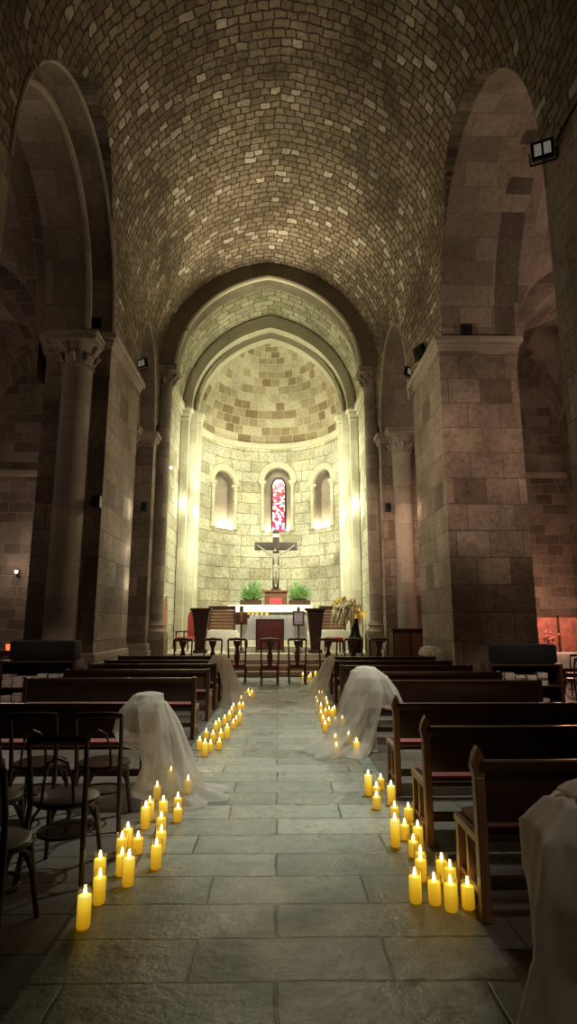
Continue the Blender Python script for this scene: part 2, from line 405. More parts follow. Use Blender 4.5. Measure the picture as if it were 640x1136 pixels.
# piers
def impost(x0, x1, y0, y1, z, h=.32, e=.14):
    m = MB()
    m.box(x0 - e, x1 + e, y0 - e, y1 + e, z + h * .55, z + h, .02)
    m.box(x0 - e * .62, x1 + e * .62, y0 - e * .62, y1 + e * .62, z + h * .25, z + h * .55, .04)
    m.box(x0 - e * .3, x1 + e * .3, y0 - e * .3, y1 + e * .3, z, z + h * .27, .02)
    return m
def pier(side, y0, y1, zi, label, plinth=True, cap=True):
    T = TH[side]
    y = (y0 + y1) / 2; xi = cen(y) + side * hw(y); xo = xi + side * (T - .02)
    x0, x1 = min(xi, xo), max(xi, xo)
    t = thing('stone_pillar', label, 'pier', ((x0 + x1) / 2, y, 0)); cx, cy = (x0 + x1) / 2, y
    sh = MB().box(x0 - cx, x1 - cx, y0 - cy, y1 - cy, 0, zi).build('shaft', 'pier', t, 0)
    if cap: impost(x0 - cx, x1 - cx, y0 - cy, y1 - cy, zi - .05).build('impost', 'smooth', t)
    if plinth:
        m = MB(); e = .12
        m.box(x0 - cx - e, x1 - cx + e, y0 - cy - e, y1 - cy + e, 0, .75, .02); m.box(x0 - cx - e * .6, x1 - cx + e * .6, y0 - cy - e * .6, y1 - cy + e * .6, .75, .95, .05)
        m.build('plinth', 'smooth', t)
    return t
pier(1, 12.6, 15.3, 7.95, 'massive square stone pier with moulded cap right of the nave', plinth=False)
pier(-1, 12.6, 15.3, 7.95, 'massive shadowed stone pier left of the nave beside attached round column')
pier(1, 4.9, 7.3, 8.25, 'near right stone pier at the picture edge carrying a black floodlight', plinth=False, cap=False)
pier(-1, 4.9, 7.3, 8.25, 'near left stone pier at the upper left picture edge', plinth=False, cap=False)
pier(-1, 18.2, 19.35, 7.45, 'far left stone pier carrying the side of the chancel arch')
pier(1, 18.2, 19.35, 7.45, 'far right stone pier carrying the side of the chancel arch')

def column(x, y, r, z0, z1, label, mat='smooth', caph=.75, baseh=.55, plinth=.6, leafy=True):
    t = thing('engaged_column', label, 'column', (x, y, z0)); H = z1 - z0
    b = MB(); e = r + .12
    b.box(-e, e, -e, e, 0, plinth, .015)
    b.lathe([(r + .11, plinth), (r + .12, plinth + .06), (r + .06, plinth + .12), (r + .03, plinth + .2), (r + .08, plinth + .26), (r + .02, plinth + .33), (r, plinth + baseh - .15)], n=24)
    b.build('base', mat, t)
    s = MB()
    zs = [plinth + baseh - .16 + (H - caph - plinth - baseh + .17) * i / 10 for i in range(11)]
    rr, uu = [], []
    for z in zs:
        rr.append([(r * math.cos(2 * PI * k / 24), r * math.sin(2 * PI * k / 24), z) for k in range(25)]); uu.append([(2 * PI * r * k / 24, z + x) for k in range(25)])
    s.quads(rr, uu); s.build('shaft', mat, t, 60)
    c = MB(); zc = H - caph
    c.lathe([(r, zc), (r + .05, zc + .03), (r + .02, zc + .07), (r + .03, zc + .2), (r + .1, zc + caph * .55), (r + .17, zc + caph * .74)], n=24)
    if leafy:
        for k in range(8):
            a = 2 * PI * k / 8
            for q, (zz, ro) in enumerate(((zc + .1, .02), (zc + caph * .38, .06))):
                aa = a + q * PI / 8; ca, sa = math.cos(aa), math.sin(aa)
                c.tube([((r + ro) * ca, (r + ro) * sa, zz), ((r + ro + .05) * ca, (r + ro + .05) * sa, zz + .14), ((r + ro + .13) * ca, (r + ro + .13) * sa, zz + .2), ((r + ro + .15) * ca, (r + ro + .15) * sa, zz + .15)], [.045, .06, .045, .02], 6)
    e = r + .2
    c.box(-e, e, -e, e, zc + caph * .74, H - .08, .03); c.box(-e - .04, e + .04, -e - .04, e + .04, H - .08, H, .015)
    c.build('capital', mat, t)
    return t
column(-4.6, 12.5, .33, 0, 8.0, 'dark round column attached to the front of the left pier')
column(-4.93, 18.12, .30, 0, 7.75, 'slender round column left, between big left pier and chancel')
column(4.02, 18.12, .30, 0, 7.75, 'slender round column right, half hidden behind big right pier')
column(-3.93, 18.95, .24, 0.0, 10.25, 'tall thin column carrying the left foot of the chancel arch', 'nave', caph=.7, plinth=1.25)
column(3.22, 18.95, .24, 0.0, 10.25, 'tall thin column carrying the right foot of the chancel arch', 'nave', caph=.7, plinth=1.25)

# aisles
def aisle(side, tagn):
    zl = lambda x: 8.0 + 2.6 * math.sqrt(max(0, 1 - ((abs(x) - 7.65) / 2.0) ** 2))
    rows, uvs = [], []
    for y in sorted(ysamples() + [8.6 + .5 * i for i in range(7)]):
        r, u = [], []
        zt = arch(y)
        for i in range(29):
            x = side * (5.15 + 4.55 * i / 28); z = zl(x)
            if zt: z = max(z, zt)
            else: z = z - .35
            r.append((x, y, z)); u.append((y, i * .2))
        rows.append(r); uvs.append(u)
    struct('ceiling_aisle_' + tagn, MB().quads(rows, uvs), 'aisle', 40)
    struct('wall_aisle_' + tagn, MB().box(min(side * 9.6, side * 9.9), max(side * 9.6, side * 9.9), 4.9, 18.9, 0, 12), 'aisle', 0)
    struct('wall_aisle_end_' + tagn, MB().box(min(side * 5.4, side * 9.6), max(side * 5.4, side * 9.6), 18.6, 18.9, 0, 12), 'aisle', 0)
    m = MB(); m.box(min(side * 5.5, side * 9.6), max(side * 5.5, side * 9.6), 18.42, 18.6, 6.3, 6.5, .03)
    struct('trim_aisle_' + tagn, m, 'smooth')
    # flat responds that break up the outer wall
    for k, y in enumerate((12.9, 14.6)):
        pass
aisle(-1, 'left'); aisle(1, 'right')
# transverse arch ribs across the aisles at the big piers
for side, tg in ((-1, 'left'), (1, 'right')):
    m = MB(); pts_o = []; rows = []; uvs = []; arcl = 0
    for i in range(25):
        a = PI * i / 24; x = side * (7.68 - 1.95 * math.cos(a)); zo = 7.3 + 2.6 * math.sin(a)
        rows.append([(x, 12.9, 10.9), (x, 12.9, zo), (x, 15.0, zo), (x, 15.0, 10.9)]); uvs.append([(x, 10.9), (x, zo), (x + 2, zo), (x + 2, 10.9)])
    m.quads(rows, uvs); struct('wall_arch_' + tg, m, 'aisle', 30)
    m = MB(); m.box(min(side * 9.1, side * 9.6), max(side * 9.1, side * 9.6), 12.8, 15.1, 0, 7.3); struct('wall_respond_' + tg, m, 'aisle', 0)

# ------------------------------------------------------------------ sanctuary
XC = -.35
PF = .6
for k, (y0, z) in enumerate(((17.7, .15), (18.1, .3), (18.5, .45))):
    struct('floor_step_%d' % (k + 1), MB().box(-3.9, 3.2, y0, 18.95, z - .15, z, .012), 'step')
m = MB(); m.box(-4.2, 3.5, 18.9, 27, 0, PF, .012); struct('floor_sanctuary', m, 'pale')
struct('floor_altar_step', MB().box(-1.7, 1.4, 19.75, 21.6, PF, .75, .012), 'pale')
struct('floor_high_altar_step', MB().box(-2.6, 1.9, 22.1, 25.4, PF, 1.2, .012), 'pale')
# chancel side walls, vault and end pieces
for side, nm in ((-1, 'wall_chancel_left'), (1, 'wall_chancel_right')):
    x = XC + side * 3.6
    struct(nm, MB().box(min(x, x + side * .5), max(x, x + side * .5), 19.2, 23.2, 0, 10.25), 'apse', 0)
    m = MB(); m.box(min(x - side * .16, x), max(x - side * .16, x), 19.2, 22.5, 10.05, 10.3, .03); m.box(min(x - side * .08, x), max(x - side * .08, x), 19.2, 22.5, 9.85, 10.05, .03)
    struct('trim_cornice_' + ('left' if side < 0 else 'right'), m, 'pale')
def ringpts(half, rise, zs, n=48, point=.0):
    out = []
    for i in range(n + 1):
        a = PI * i / n
        z = zs + rise * math.sin(a) + point * (1 - abs(math.cos(a))) ** 2.2
        out.append((XC + half * math.cos(a), z, a))
    return out
def annulus(outer, inner, y0, y1, back=False):
    """arch ring: front face, soffit and outer face"""
    m = MB(); rows, uvs = [], []; arcl = 0; prev = None
    for (xo, zo, a), (xi, zi, _) in zip(outer, inner):
        if prev: arcl += math.hypot(xi - prev[0], zi - prev[1])
        prev = (xi, zi); wd = math.hypot(xo - xi, zo - zi)
        rows.append([(xo, y0, zo), (xi, y0, zi), (xi, y1, zi)]); uvs.append([(arcl, 0.1), (arcl, .1 + wd), (arcl, .1 + wd + y1 - y0)])
    return m.quads(rows, uvs)
out1 = ringpts(3.80, 3.82, 10.2, point=.22); in1 = ringpts(3.18, 3.22, 10.2, point=.22)
struct('trim_chancel_arch', annulus(out1, in1, 18.55, 19.3), 'archdark', 30, 'dark chancel arch ring')
big = ringpts(4.6, 5.2, 10.25, point=.3)
struct('wall_front', annulus(big, ringpts(3.6, 3.6, 10.25, point=.22), 18.75, 19.0), 'nave', 30)
struct('trim_chancel_moulding', MB().tube([(x, 18.56, z) for x, z, a in ringpts(3.16, 3.20, 10.2, point=.22)], .085, 8), 'pale')
rows, uvs = [], []
for y in (19.25, 20, 21, 22, 22.9):
    r = ringpts(3.6, 3.9, 10.25, point=.3)
    rows.append([(x, y, z) for x, z, a in r]); uvs.append([(a * 3.7, y) for x, z, a in r])
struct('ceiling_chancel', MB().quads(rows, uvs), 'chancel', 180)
# apse arch of two orders
YA = 22.6
struct('trim_apse_arch', annulus(ringpts(3.62, 4.0, 10.2, point=.3), ringpts(3.22, 3.38, 10.2, point=.3), YA, YA + .5), 'pale', 30)
struct('trim_apse_moulding', MB().tube([(x, YA - .01, z) for x, z, a in ringpts(3.56, 3.90, 10.2, point=.3)], .075, 8), 'archdark')
struct('trim_apse_inner_arch', annulus(ringpts(3.3, 3.46, 10.2, point=.3), ringpts(3.02, 3.12, 10.2, point=.3), YA + .45, YA + .9), 'pale', 30)
for side, nm in ((-1, 'wall_return_left'), (1, 'wall_return_right')):
    struct(nm, MB().box(min(XC + side * 2.98, XC + side * 3.7), max(XC + side * 2.98, XC + side * 3.7), 22.72, 23.15, 0, 10.2), 'pale', 0)
# apse drum with three niches
YC, RA = 23.2, 3.12
def ap(th, z, R=RA): return (XC + R * math.sin(th), YC + R * math.cos(th), z)   # th = 0 at the back
NICHE = [(-.76, .175, 5.70, 7.75), (0.105, .195, 5.70, 8.05), (.88, .175, 5.70, 7.75)]   # centre, half angle, sill, springing
def ntop(th):
    for c, h, zs, zp in NICHE:
        if abs(th - c) <= h + 1e-6: return zs, zp + h * RA * math.sqrt(max(0, 1 - ((th - c) / h) ** 2)) * 1.08
    return None
ths = {round(-PI / 2 - .12 + (PI + .24) * i / 60, 5) for i in range(61)}
ths = {t for t in ths if not any(abs(t - c) < h + .02 for c, h, _, _ in NICHE)}
for c, h, _, _ in NICHE: ths |= {round(c + h * math.sin(PI / 2 * (-1 + 2 * i / 20)), 5) for i in range(21)}
ths = sorted(ths)
m = MB(); ZT = 9.75
for a, b in zip(ths, ths[1:]):
    n0, n1 = ntop(a), ntop(b)
    mid = ntop((a + b) / 2)
    if mid:
        n0 = n0 or mid; n1 = n1 or mid
        m.quads([[ap(a, 0), ap(a, n0[0])], [ap(b, 0), ap(b, n1[0])]], [[(a * RA, 0), (a * RA, n0[0])], [(b * RA, 0), (b * RA, n1[0])]])
        m.quads([[ap(a, n0[1]), ap(a, ZT)], [ap(b, n1[1]), ap(b, ZT)]], [[(a * RA, n0[1]), (a * RA, ZT)], [(b * RA, n1[1]), (b * RA, ZT)]])
    else:
        m.quads([[ap(a, 0), ap(a, ZT)], [ap(b, 0), ap(b, ZT)]], [[(a * RA, 0), (a * RA, ZT)], [(b * RA, 0), (b * RA, ZT)]])
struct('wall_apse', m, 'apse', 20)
for k, (c, h, zs, zp) in enumerate(NICHE):
    m = MB(); D = .5
    tt = [c + h * math.sin(PI / 2 * (-1 + 2 * i / 20)) for i in range(21)]
    rows, uvs = [], []
    loop = [(tt[0], zs)] + [(t, ntop(t)[1]) for t in tt] + [(tt[-1], zs), (tt[0], zs)]
    arcl = 0
    for i, (t, z) in enumerate(loop):
        if i: arcl += math.hypot((t - loop[i - 1][0]) * RA, z - loop[i - 1][1])
        rows.append([ap(t, z), ap(t, z, RA + D)]); uvs.append([(arcl, 0), (arcl, D)])
    m.quads(rows, uvs)
    rows = [[ap(t, zs, RA + D), ap(t, ntop(t)[1], RA + D)] for t in tt]; uvs = [[(t * RA, zs), (t * RA, ntop(t)[1])] for t in tt]
    m.quads(rows, uvs)
    o = struct('wall_niche_%d' % (k + 1), m, 'smooth', 20)
    # archivolt
    m = MB(); rows, uvs = [], []
    for i in range(25):
        a = PI * i / 24
        pr = []
        for (ho, R) in ((h * RA + .02, RA), (h * RA + .04, RA - .09), (h * RA + .30, RA - .09), (h * RA + .34, RA)):
            pr.append(ap(c + ho / RA * math.cos(a), zp + ho * 1.06 * math.sin(a), R))
        rows.append(pr); uvs.append([(a, 0), (a, .1), (a, .4), (a, .5)])
    m.quads(rows, uvs)
    struct('trim_archivolt_%d' % (k + 1), m, 'pale', 30)
    where = ['left', 'centre', 'right'][k]
    for sgn in (-1, 1):
        x, y, _ = ap(c + sgn * (h + .035), 0, RA - .06)
        sd = 'left' if sgn < 0 else 'right'
        t = thing('colonette', 'small pale colonette on the %s side of the %s apse niche' % (sd, where), 'colonette', (x, y, zs), 0, 'apse niche colonettes')
        H = zp - zs
        MB().lathe([(.13, 0), (.13, .06), (.1, .1), (.115, .14), (.085, .2)], n=14).build('base', 'pale', t)
        MB().lathe([(.08, .18), (.08, H - .32)], n=14).build('shaft', 'pale', t)
        q = MB().lathe([(.08, H - .33), (.1, H - .3), (.09, H - .26), (.15, H - .1)], n=14); q.box(-.17, .17, -.17, .17, H - .1, H, .015)
        q.build('capital', 'pale', t)
# sill band, cornice, conch
rows, uvs = [], []
for i in range(61):
    th = -PI / 2 + PI * i / 60
    rows.append([ap(th, 9.62, RA), ap(th, 9.66, RA - .09), ap(th, 9.78, RA - .14), ap(th, 9.88, RA - .14), ap(th, 9.9, RA)])
    uvs.append([(th * RA, 0), (th * RA, .1), (th * RA, .2), (th * RA, .3), (th * RA, .4)])
struct('trim_apse_cornice', MB().quads(rows, uvs), 'pale', 30)
rows, uvs = [], []
for j in range(25):
    e = PI / 2 * j / 24; r = []; u = []
    for i in range(65):
        th = -PI / 2 - .1 + (PI + .2) * i / 64; R = RA * math.cos(e)
        r.append((XC + R * math.sin(th), YC + R * math.cos(th), 9.9 + RA * 1.22 * math.sin(e))); u.append((th * RA * (1 if e < .5 else max(.15, math.cos(e) / .88)), e * RA * 1.1))
    rows.append(r); uvs.append(u)
struct('ceiling_apse', MB().quads(rows, uvs), 'conch', 180)
# paired pilasters where the chancel meets the apse
for side in (-1, 1):
    sd = 'left' if side < 0 else 'right'
    for k, (dx, y, w) in enumerate(((3.42, YA - .12, .30), (3.06, YA + .6, .38))):
        x = XC + side * dx
        t = thing('pilaster_column', 'pale square %s pilaster on the %s side of the apse' % (('outer', 'inner')[k], sd), 'pilaster', (x, y, PF), 0, 'apse pilasters')
        H = 10.2 - PF
        MB().box(-w / 2, w / 2, -w / 2, w / 2, 0, H - .5).build('shaft', 'pale', t, 0)
        c = MB(); c.box(-w / 2 - .03, w / 2 + .03, -w / 2 - .03, w / 2 + .03, H - .52, H - .42, .02); c.box(-w / 2 - .08, w / 2 + .08, -w / 2 - .08, w / 2 + .08, H - .42, H - .14, .06, taper=.8); c.box(-w / 2 - .14, w / 2 + .14, -w / 2 - .14, w / 2 + .14, H - .14, H, .02)
        c.build('capital', 'pale', t)
# stained glass in the centre niche
c, h, zs, zp = NICHE[1]
wx = XC + (RA + .5) * math.sin(c); wy = YC + (RA + .44) * math.cos(c)
def lancet(w, z0, z1, n=12):
    s = z1 - w * 1.25; pts = [(-w, z0), (w, z0)]
    for i in range(n + 1):
        a = PI * i / n; pts.append((w * math.cos(a), s + w * 1.25 * math.sin(a)))
    return pts
w1 = MB(); w1.prism(lancet(.36, -.02, 2.62), -.03, .05); wo = w1.build('window_1', 'iron', None, 20, (wx, wy, zs + .05)); wo['kind'] = 'structure'
g = MB().prism(lancet(.285, .05, 2.53), -.05, .0).build('glass_pane', 'stained', wo, 20); g['label'] = 'red and white stained glass'
m = MB()
for z in (.5, .95, 1.4, 1.85): m.box(-.285, .285, -.065, -.05, z - .012, z + .012)
m.build('glazing_bar', 'iron', wo)
# little arched door in the left chancel wall
dx = XC - 3.6
dr = MB()
b = bmesh.new()
dr.prism([(-.42, 0), (.42, 0)] + [(.42 * math.cos(PI * i / 12), 1.25 + .62 * math.sin(PI * i / 12)) for i in range(13)], -.03, .03)
do = dr.build('door_1', 'doorwood', None, 20, (dx + .035, 20.15, PF)); do.rotation_euler = (0, 0, PI / 2); do['kind'] = 'structure'
m = MB().tube([(-.46, -.02, 0), (-.46, -.02, 1.25)] + [(.46 * math.cos(PI - PI * i / 12), -.02, 1.25 + .66 * math.sin(PI * i / 12)) for i in range(13)] + [(.46, -.02, 0)], .05, 6)
m.build('door_frame', 'pale', do)

# ------------------------------------------------------------------ sanctuary furniture
# high altar
t = thing('high_altar', 'long pale high altar behind the front table, under the crucifix', 'altar', (-.3, 23.0, 1.2))
MB().box(-1.4, 1.4, -.42, .45, 0, .9, .02).build('altar_block', simple('grey_green_altar_stone', (.24, .24, .17), .7, .15, 5), t)
MB().box(-1.6, 1.6, -.5, .5, .9, 1.03, .02).build('altar_top', 'whitewood', t)
def draped(w, d, z, drop, name, mat, parent=None, seed=0, amp=.02):
    """cloth with a soft waved skirt"""
    m = MB(); n = 26; per = []
    rows = []
    loop = []
    for i in range(n): loop.append((-w + 2 * w * i / n, -d))
    for i in range(10): loop.append((w, -d + 2 * d * i / 10))
    for i in range(n): loop.append((w - 2 * w * i / n, d))
    for i in range(10): loop.append((-w, d - 2 * d * i / 10))
    loop.append(loop[0])
    L = len(loop)
    for k, (zz, e) in enumerate(((z, -.04), (z, 0), (z - .03, .012), (z - drop * .5, .02), (z - drop, .03))):
        r = []
        for i, (x, y) in enumerate(loop):
            wv = amp * math.sin(i * 1.9 + seed) * (k / 4) * (1 if k > 1 else 0)
            l = math.hypot(x, y)
            ux = (1 if x >= w - 1e-6 else -1 if x <= -w + 1e-6 else 0); uy = (1 if y >= d - 1e-6 else -1 if y <= -d + 1e-6 else 0)
            r.append((x + ux * (e + wv), y + uy * (e + wv), zz - (abs(wv) * .6 if k == 4 else 0)))
        rows.append(r)
    m.quads(rows, None, True)
    m.box(-w + .03, w - .03, -d + .03, d - .03, z - .006, z)
    return m.build(name, mat, parent, 50)
o = draped(1.62, .52, 1.045, .27, 'altar_cloth', 'cloth', None, 0, .012); o.location = (-.3, 23.0, 1.205)
tag(o, 'long white cloth draped over the high altar at the back', 'altar cloth')
# front altar table
t = thing('altar_table', 'small table under white cloth in front of the high altar', 'table', (-.13, 20.35, .75))
MB().box(-1.05, 1.05, -.42, .42, 1.0, 1.06, .01).build('table_top', 'wood', t)
for sx in (-1, 1):
    for sy in (-1, 1): MB().box(sx * .95 - .05, sx * .95 + .05, sy * .34 - .05, sy * .34 + .05, 0, 1.0, .01, taper=.7).build('leg', 'wood', t)
o = draped(1.09, .46, 1.075, .82, 'altar_cloth', 'cloth', None, 2, .03); o.location = (-.13, 20.35, .753)
tag(o, 'white cloth hanging almost to the floor over the front altar table', 'altar cloth')
t = thing('altar_frontal', 'dark maroon-brown panel standing before the white front altar table', 'panel', (-.26, 19.72, PF), 0)
q = MB().box(-.44, .44, -.03, .03, .12, 1.06, .008); q.build('panel', 'maroonbrown' if 'maroonbrown' in M else simple('maroon_brown_panel', (.13, .026, .024), .5, .25, 6), t)
q = MB(); q.box(-.47, .47, -.04, .04, 1.05, 1.10, .01); q.box(-.47, -.43, -.04, .04, 0, 1.06, .005); q.box(.43, .47, -.04, .04, 0, 1.06, .005); q.box(-.44, .44, -.04, .04, .10, .15, .005); q.build('frame', 'darkwood', t)
for i, (x, l) in enumerate(((-1.0, 'left'), (-.86, 'second'), (-.72, 'middle'), (-.55, 'fourth'), (-.38, 'right'))):
    t = thing('fruit_bowl' if i < 2 else 'votive_cup', '%s of five small yellow cups in a row on the front altar table' % {'left': 'leftmost', 'right': 'rightmost'}.get(l, l + ' from left' if l != 'middle' else 'middle'), 'cup', (x, 20.2, 1.832), 0, 'yellow cups on the front altar table')
    t.name = 'votive_cup'
    MB().lathe([(.03, 0), (.05, .03), (.06, .09), (.052, .09), (.045, .04), (0, .035)], n=14).build('cup', 'gold', t)
    MB().lathe([(.048, .05), (.05, .1), (.03, .13), (0, .135)], n=12).build('fill', 'yleaf', t)
# gradine with tabernacle, crucifix, planters (behind altar cloth)
t = thing('tabernacle', 'wooden tabernacle box with red front on the high altar', 'tabernacle', (-.08, 23.1, 2.255))
MB().box(-.44, .44, -.2, .25, 0, .5, .01).build('box_body', 'wood', t)
q = MB(); q.box(-.5, .5, -.26, .3, .5, .58, .02); q.build('top_moulding', 'wood', t)
q = MB(); q.box(-.48, .48, -.24, .28, 0, .06, .01); q.build('base_moulding', 'wood', t)
o = MB().box(-.24, .24, -.235, -.2, .06, .27, .01).build('door', 'red', t); o['label'] = 'red cloth front'
t = thing('crucifix', 'large dark wooden crucifix with pale figure standing on the tabernacle', 'crucifix', (-.08, 23.15, 2.845))
q = MB(); q.box(-.13, .13, -.06, .06, 0, 2.42, .012); q.box(-.86, .86, -.055, .055, 1.60, 1.92, .012); q.build('cross', 'crosswood', t)
MB().box(-.12, .12, -.085, -.06, 2.12, 2.26, .005).build('title_plate', 'paper', t)
MB().box(-.2, .2, -.12, .12, 0, .05, .01).build('foot', 'crosswood', t)
def skinned(name, joints, edges, mat, parent, sub=2):
    me = bpy.data.meshes.new(name); me.from_pydata([j[0] for j in joints], edges, []); me.materials.append(M[mat])
    o = bpy.data.objects.new(name, me); C.objects.link(o); o.parent = parent
    sk = o.modifiers.new('skin', 'SKIN'); sk.use_smooth_shade = True
    for i, j in enumerate(joints):
        v = me.skin_vertices[0].data[i]; r = j[1]; v.radius = r if isinstance(r, tuple) else (r, r); v.use_root = (i == 0)
    s = o.modifiers.new('sub', 'SUBSURF'); s.levels = sub; s.render_levels = sub
    return o
J = [((.0, -.13, .86), (.085, .06)), ((.0, -.12, 1.02), (.07, .055)), ((.0, -.12, 1.2), (.10, .065)), ((.0, -.11, 1.36), (.10, .06)), ((-.01, -.13, 1.46), .035), ((-.03, -.17, 1.55), (.062, .07)), ((-.03, -.17, 1.64), (.05, .055)),
     ((-.16, -.1, 1.42), .048), ((-.42, -.09, 1.55), .034), ((-.68, -.085, 1.74), .024), ((-.76, -.08, 1.79), .022),
     ((.16, -.1, 1.42), .048), ((.42, -.09, 1.55), .034), ((.68, -.085, 1.74), .024), ((.76, -.08, 1.79), .022),
     ((-.06, -.14, .76), .065), ((-.05, -.21, .48), .045), ((-.03, -.12, .2), .03), ((-.02, -.16, .12), .026),
     ((.06, -.14, .76), .065), ((.06, -.20, .48), .045), ((.02, -.13, .2), .03), ((.01, -.17, .11), .026)]
E_ = [(0, 1), (1, 2), (2, 3), (3, 4), (4, 5), (5, 6), (3, 7), (7, 8), (8, 9), (9, 10), (3, 11), (11, 12), (12, 13), (13, 14), (0, 15), (15, 16), (16, 17), (17, 18), (0, 19), (19, 20), (20, 21), (21, 22)]
bod = skinned('figure', J, E_, 'corpus', t); bod['label'] = 'pale carved figure with outstretched arms'
q = MB().lathe([(.105, .84), (.115, .9), (.11, .96), (.095, 1.0)], 0, -.13, 16, sy=.8); q.lathe([(.115, .68), (.125, .78), (.105, .86)], 0, -.14, 16, sy=.8); q.tube([(.1, -.17, .95), (.13, -.18, .8), (.12, -.18, .66)], [.02, .035, .02], 6)
q.build('loincloth', 'corpus', t)
MB().lathe([(.02, 1.71), (.06, 1.69), (.075, 1.63), (.07, 1.56), (.055, 1.5)], -.03, -.145, 12).build('hair', 'crosswood', t)
# ferns
def fern(x, lab):
    t = thing('potted_fern', lab, 'plant', (x, 23.05, 2.255))
    MB().box(-.42, .42, -.16, .16, 0, .2, .015).build('planter', 'darkwood', t)
    m = MB()
    for k in range(150):
        a = random.uniform(0, 2 * PI); el = random.uniform(.35, 1.5); L = random.uniform(.45, .95); bx = random.uniform(-.26, .26)
        d = Vector((math.cos(a) * math.cos(el), .6 * math.sin(a) * math.cos(el), math.sin(el)))
        p0 = Vector((bx, 0, .18)); side = d.cross(Vector((0, 0, 1))).normalized()
        w = random.uniform(.018, .035)
        pts = []
        for i in range(5):
            s = i / 4; p = p0 + d * L * s + Vector((0, 0, -.16 * s * s * (1.6 - el)))
            ww = w * math.sin(PI * (.12 + .85 * s)) + .002
            pts.append([tuple(p - side * ww), tuple(p + side * ww)])
        m.quads(pts)
        for i in (1, 2, 3):
            for sg in (-1, 1):
                b0 = (Vector(pts[i][0]) + Vector(pts[i][1])) / 2; tip = b0 + side * sg * .10 + d * .08; nn = d * .025
                m.quads([[tuple(b0 - nn), tuple(b0 + nn)], [tuple(tip - nn * .2), tuple(tip + nn * .2)]])
    m.build('foliage', 'leaf', t, 0)
fern(-1.06, 'bushy green fern in planter on the altar left of the tabernacle')
fern(.86, 'bushy green fern in planter on the altar right of the tabernacle')
# two flared wooden pedestals
def pedestal(x, lab, lean):
    t = thing('wooden_pedestal', lab, 'pedestal', (x, 19.4, PF))
    m = MB(); rows = []
    for z, w in ((.1, .15), (.5, .18), (1.0, .23), (1.38, .28)):
        rows.append([(-w, -w * .8, z), (w, -w * .8, z), (w, w * .8, z), (-w, w * .8, z), (-w, -w * .8, z)])
    m.quads(rows); m.build('body', 'darkwood', t, 20)
    MB().box(-.34, .34, -.28, .28, 1.37, 1.45, .015).build('top', 'darkwood', t); MB().box(-.22, .22, -.2, .2, 0, .12, .015).build('base', 'darkwood', t)
pedestal(-2.52, 'tall dark flared wooden pedestal left of the altar beside red armchair', 0)
pedestal(1.24, 'tall dark flared wooden pedestal right of the altar near the dried grasses', 0)
# slatted stalls
def stall(x, w, lab):
    t = thing('slatted_stall', lab, 'stall', (x, 21.4, PF))
    MB().box(-w - .1, w + .1, -.3, .4, 0, .7, .01).build('stone_base', 'whitewood', t)
    m = MB()
    for k in range(7): m.box(-w, w, .0 + k * .012, .025 + k * .012, .74 + k * .115, .845 + k * .115, .006)
    m.build('slatted_back', 'wood', t)
    for s in (-1, 1): MB().box(s * w - .03, s * w + .03, -.05, .14, .7, 1.58, .008).build('side_post', 'darkwood', t)
    MB().box(-w - .03, w + .03, .02, .14, 1.53, 1.58, .008).build('top_rail', 'darkwood', t)
stall(-2.03, .46, 'brown slatted wooden stall back left, between pedestal and altar')
stall(2.0, .46, 'brown slatted wooden stall back right of the altar behind pedestal')
# icon stands
def icon_stand(x, lab, icon):
    t = thing('icon_stand', lab, 'stand', (x, 19.45, PF))
    MB().lathe([(.2, 0), (.2, .03), (.12, .06), (.04, .1), (.035, .14)], n=18).build('base', 'darkwood', t)
    MB().lathe([(.028, .12), (.028, 1.1)], n=10).build('pole', 'darkwood', t)
    if icon:
        MB().box(-.19, .19, -.02, .02, .88, 1.36, .01).build('frame', 'wood', t)
        o = MB().box(-.14, .14, -.03, -.015, .93, 1.31, .0).build('icon', 'icon', t); o['label'] = 'small painted icon'
        MB().lathe([(.04, 1.35), (.06, 1.42), (.02, 1.5), (0, 1.52)], n=10).build('finial', 'darkwood', t)
    else:
        m = MB(); m.box(-.20, .20, -.02, .02, .92, 1.3, .01); m.box(-.27, .27, -.018, .018, 1.12, 1.25, .01); m.box(-.06, .06, -.018, .018, 1.28, 1.52, .01)
        m.build('cross_panel', 'wood', t)
        MB().box(-.04, .04, -.035, -.02, 1.0, 1.34, .003).build('inlay', 'gold', t)
icon_stand(-1.2, 'dark stand with cross-shaped wooden panel left of front altar table', False)
icon_stand(.69, 'dark stand holding a small painted icon right of front altar table', True)
# red chairs
def armchair(x, y, lab, rz, full=True):
    t = thing('red_armchair', lab, 'armchair', (x, y, PF), rz)
    MB().box(-.28, .28, -.26, .26, .40, .5, .03).build('seat', 'red', t)
    MB().box(-.30, .30, -.28, .28, .34, .40, .01).build('seat_frame', 'wood', t)
    for sx in (-1, 1):
        MB().bar((sx * .26, -.24, 0), (sx * .26, -.24, .36), .05, .05).build('leg', 'wood', t); MB().bar((sx * .26, .24, 0), (sx * .26, .24, .36), .05, .05).build('leg', 'wood', t)
        if full:
            m = MB(); m.bar((sx * .28, -.22, .38), (sx * .28, -.22, .66), .04, .04); m.bar((sx * .28, -.26, .67), (sx * .28, .26, .68), .05, .05); m.build('arm', 'wood', t)
    if full:
        m = MB(); m.prism([(-.24, .5), (.24, .5), (.25, 1.2), (.16, 1.30), (0, 1.34), (-.16, 1.30), (-.25, 1.2)], .2, .27)
        m.build('backrest', 'red', t, 20)
        m = MB(); m.bar((-.27, .25, .3), (-.27, .27, 1.24), .05, .05); m.bar((.27, .25, .3), (.27, .27, 1.24), .05, .05); m.tube([(-.27, .26, 1.24), (-.15, .26, 1.35), (0, .26, 1.39), (.15, .26, 1.35), (.27, .26, 1.24)], .03, 6)
        m.build('back_frame', 'wood', t)
armchair(-3.2, 20.6, 'red velvet armchair with wooden arms at left chancel wall', -.9 + PI * 2)
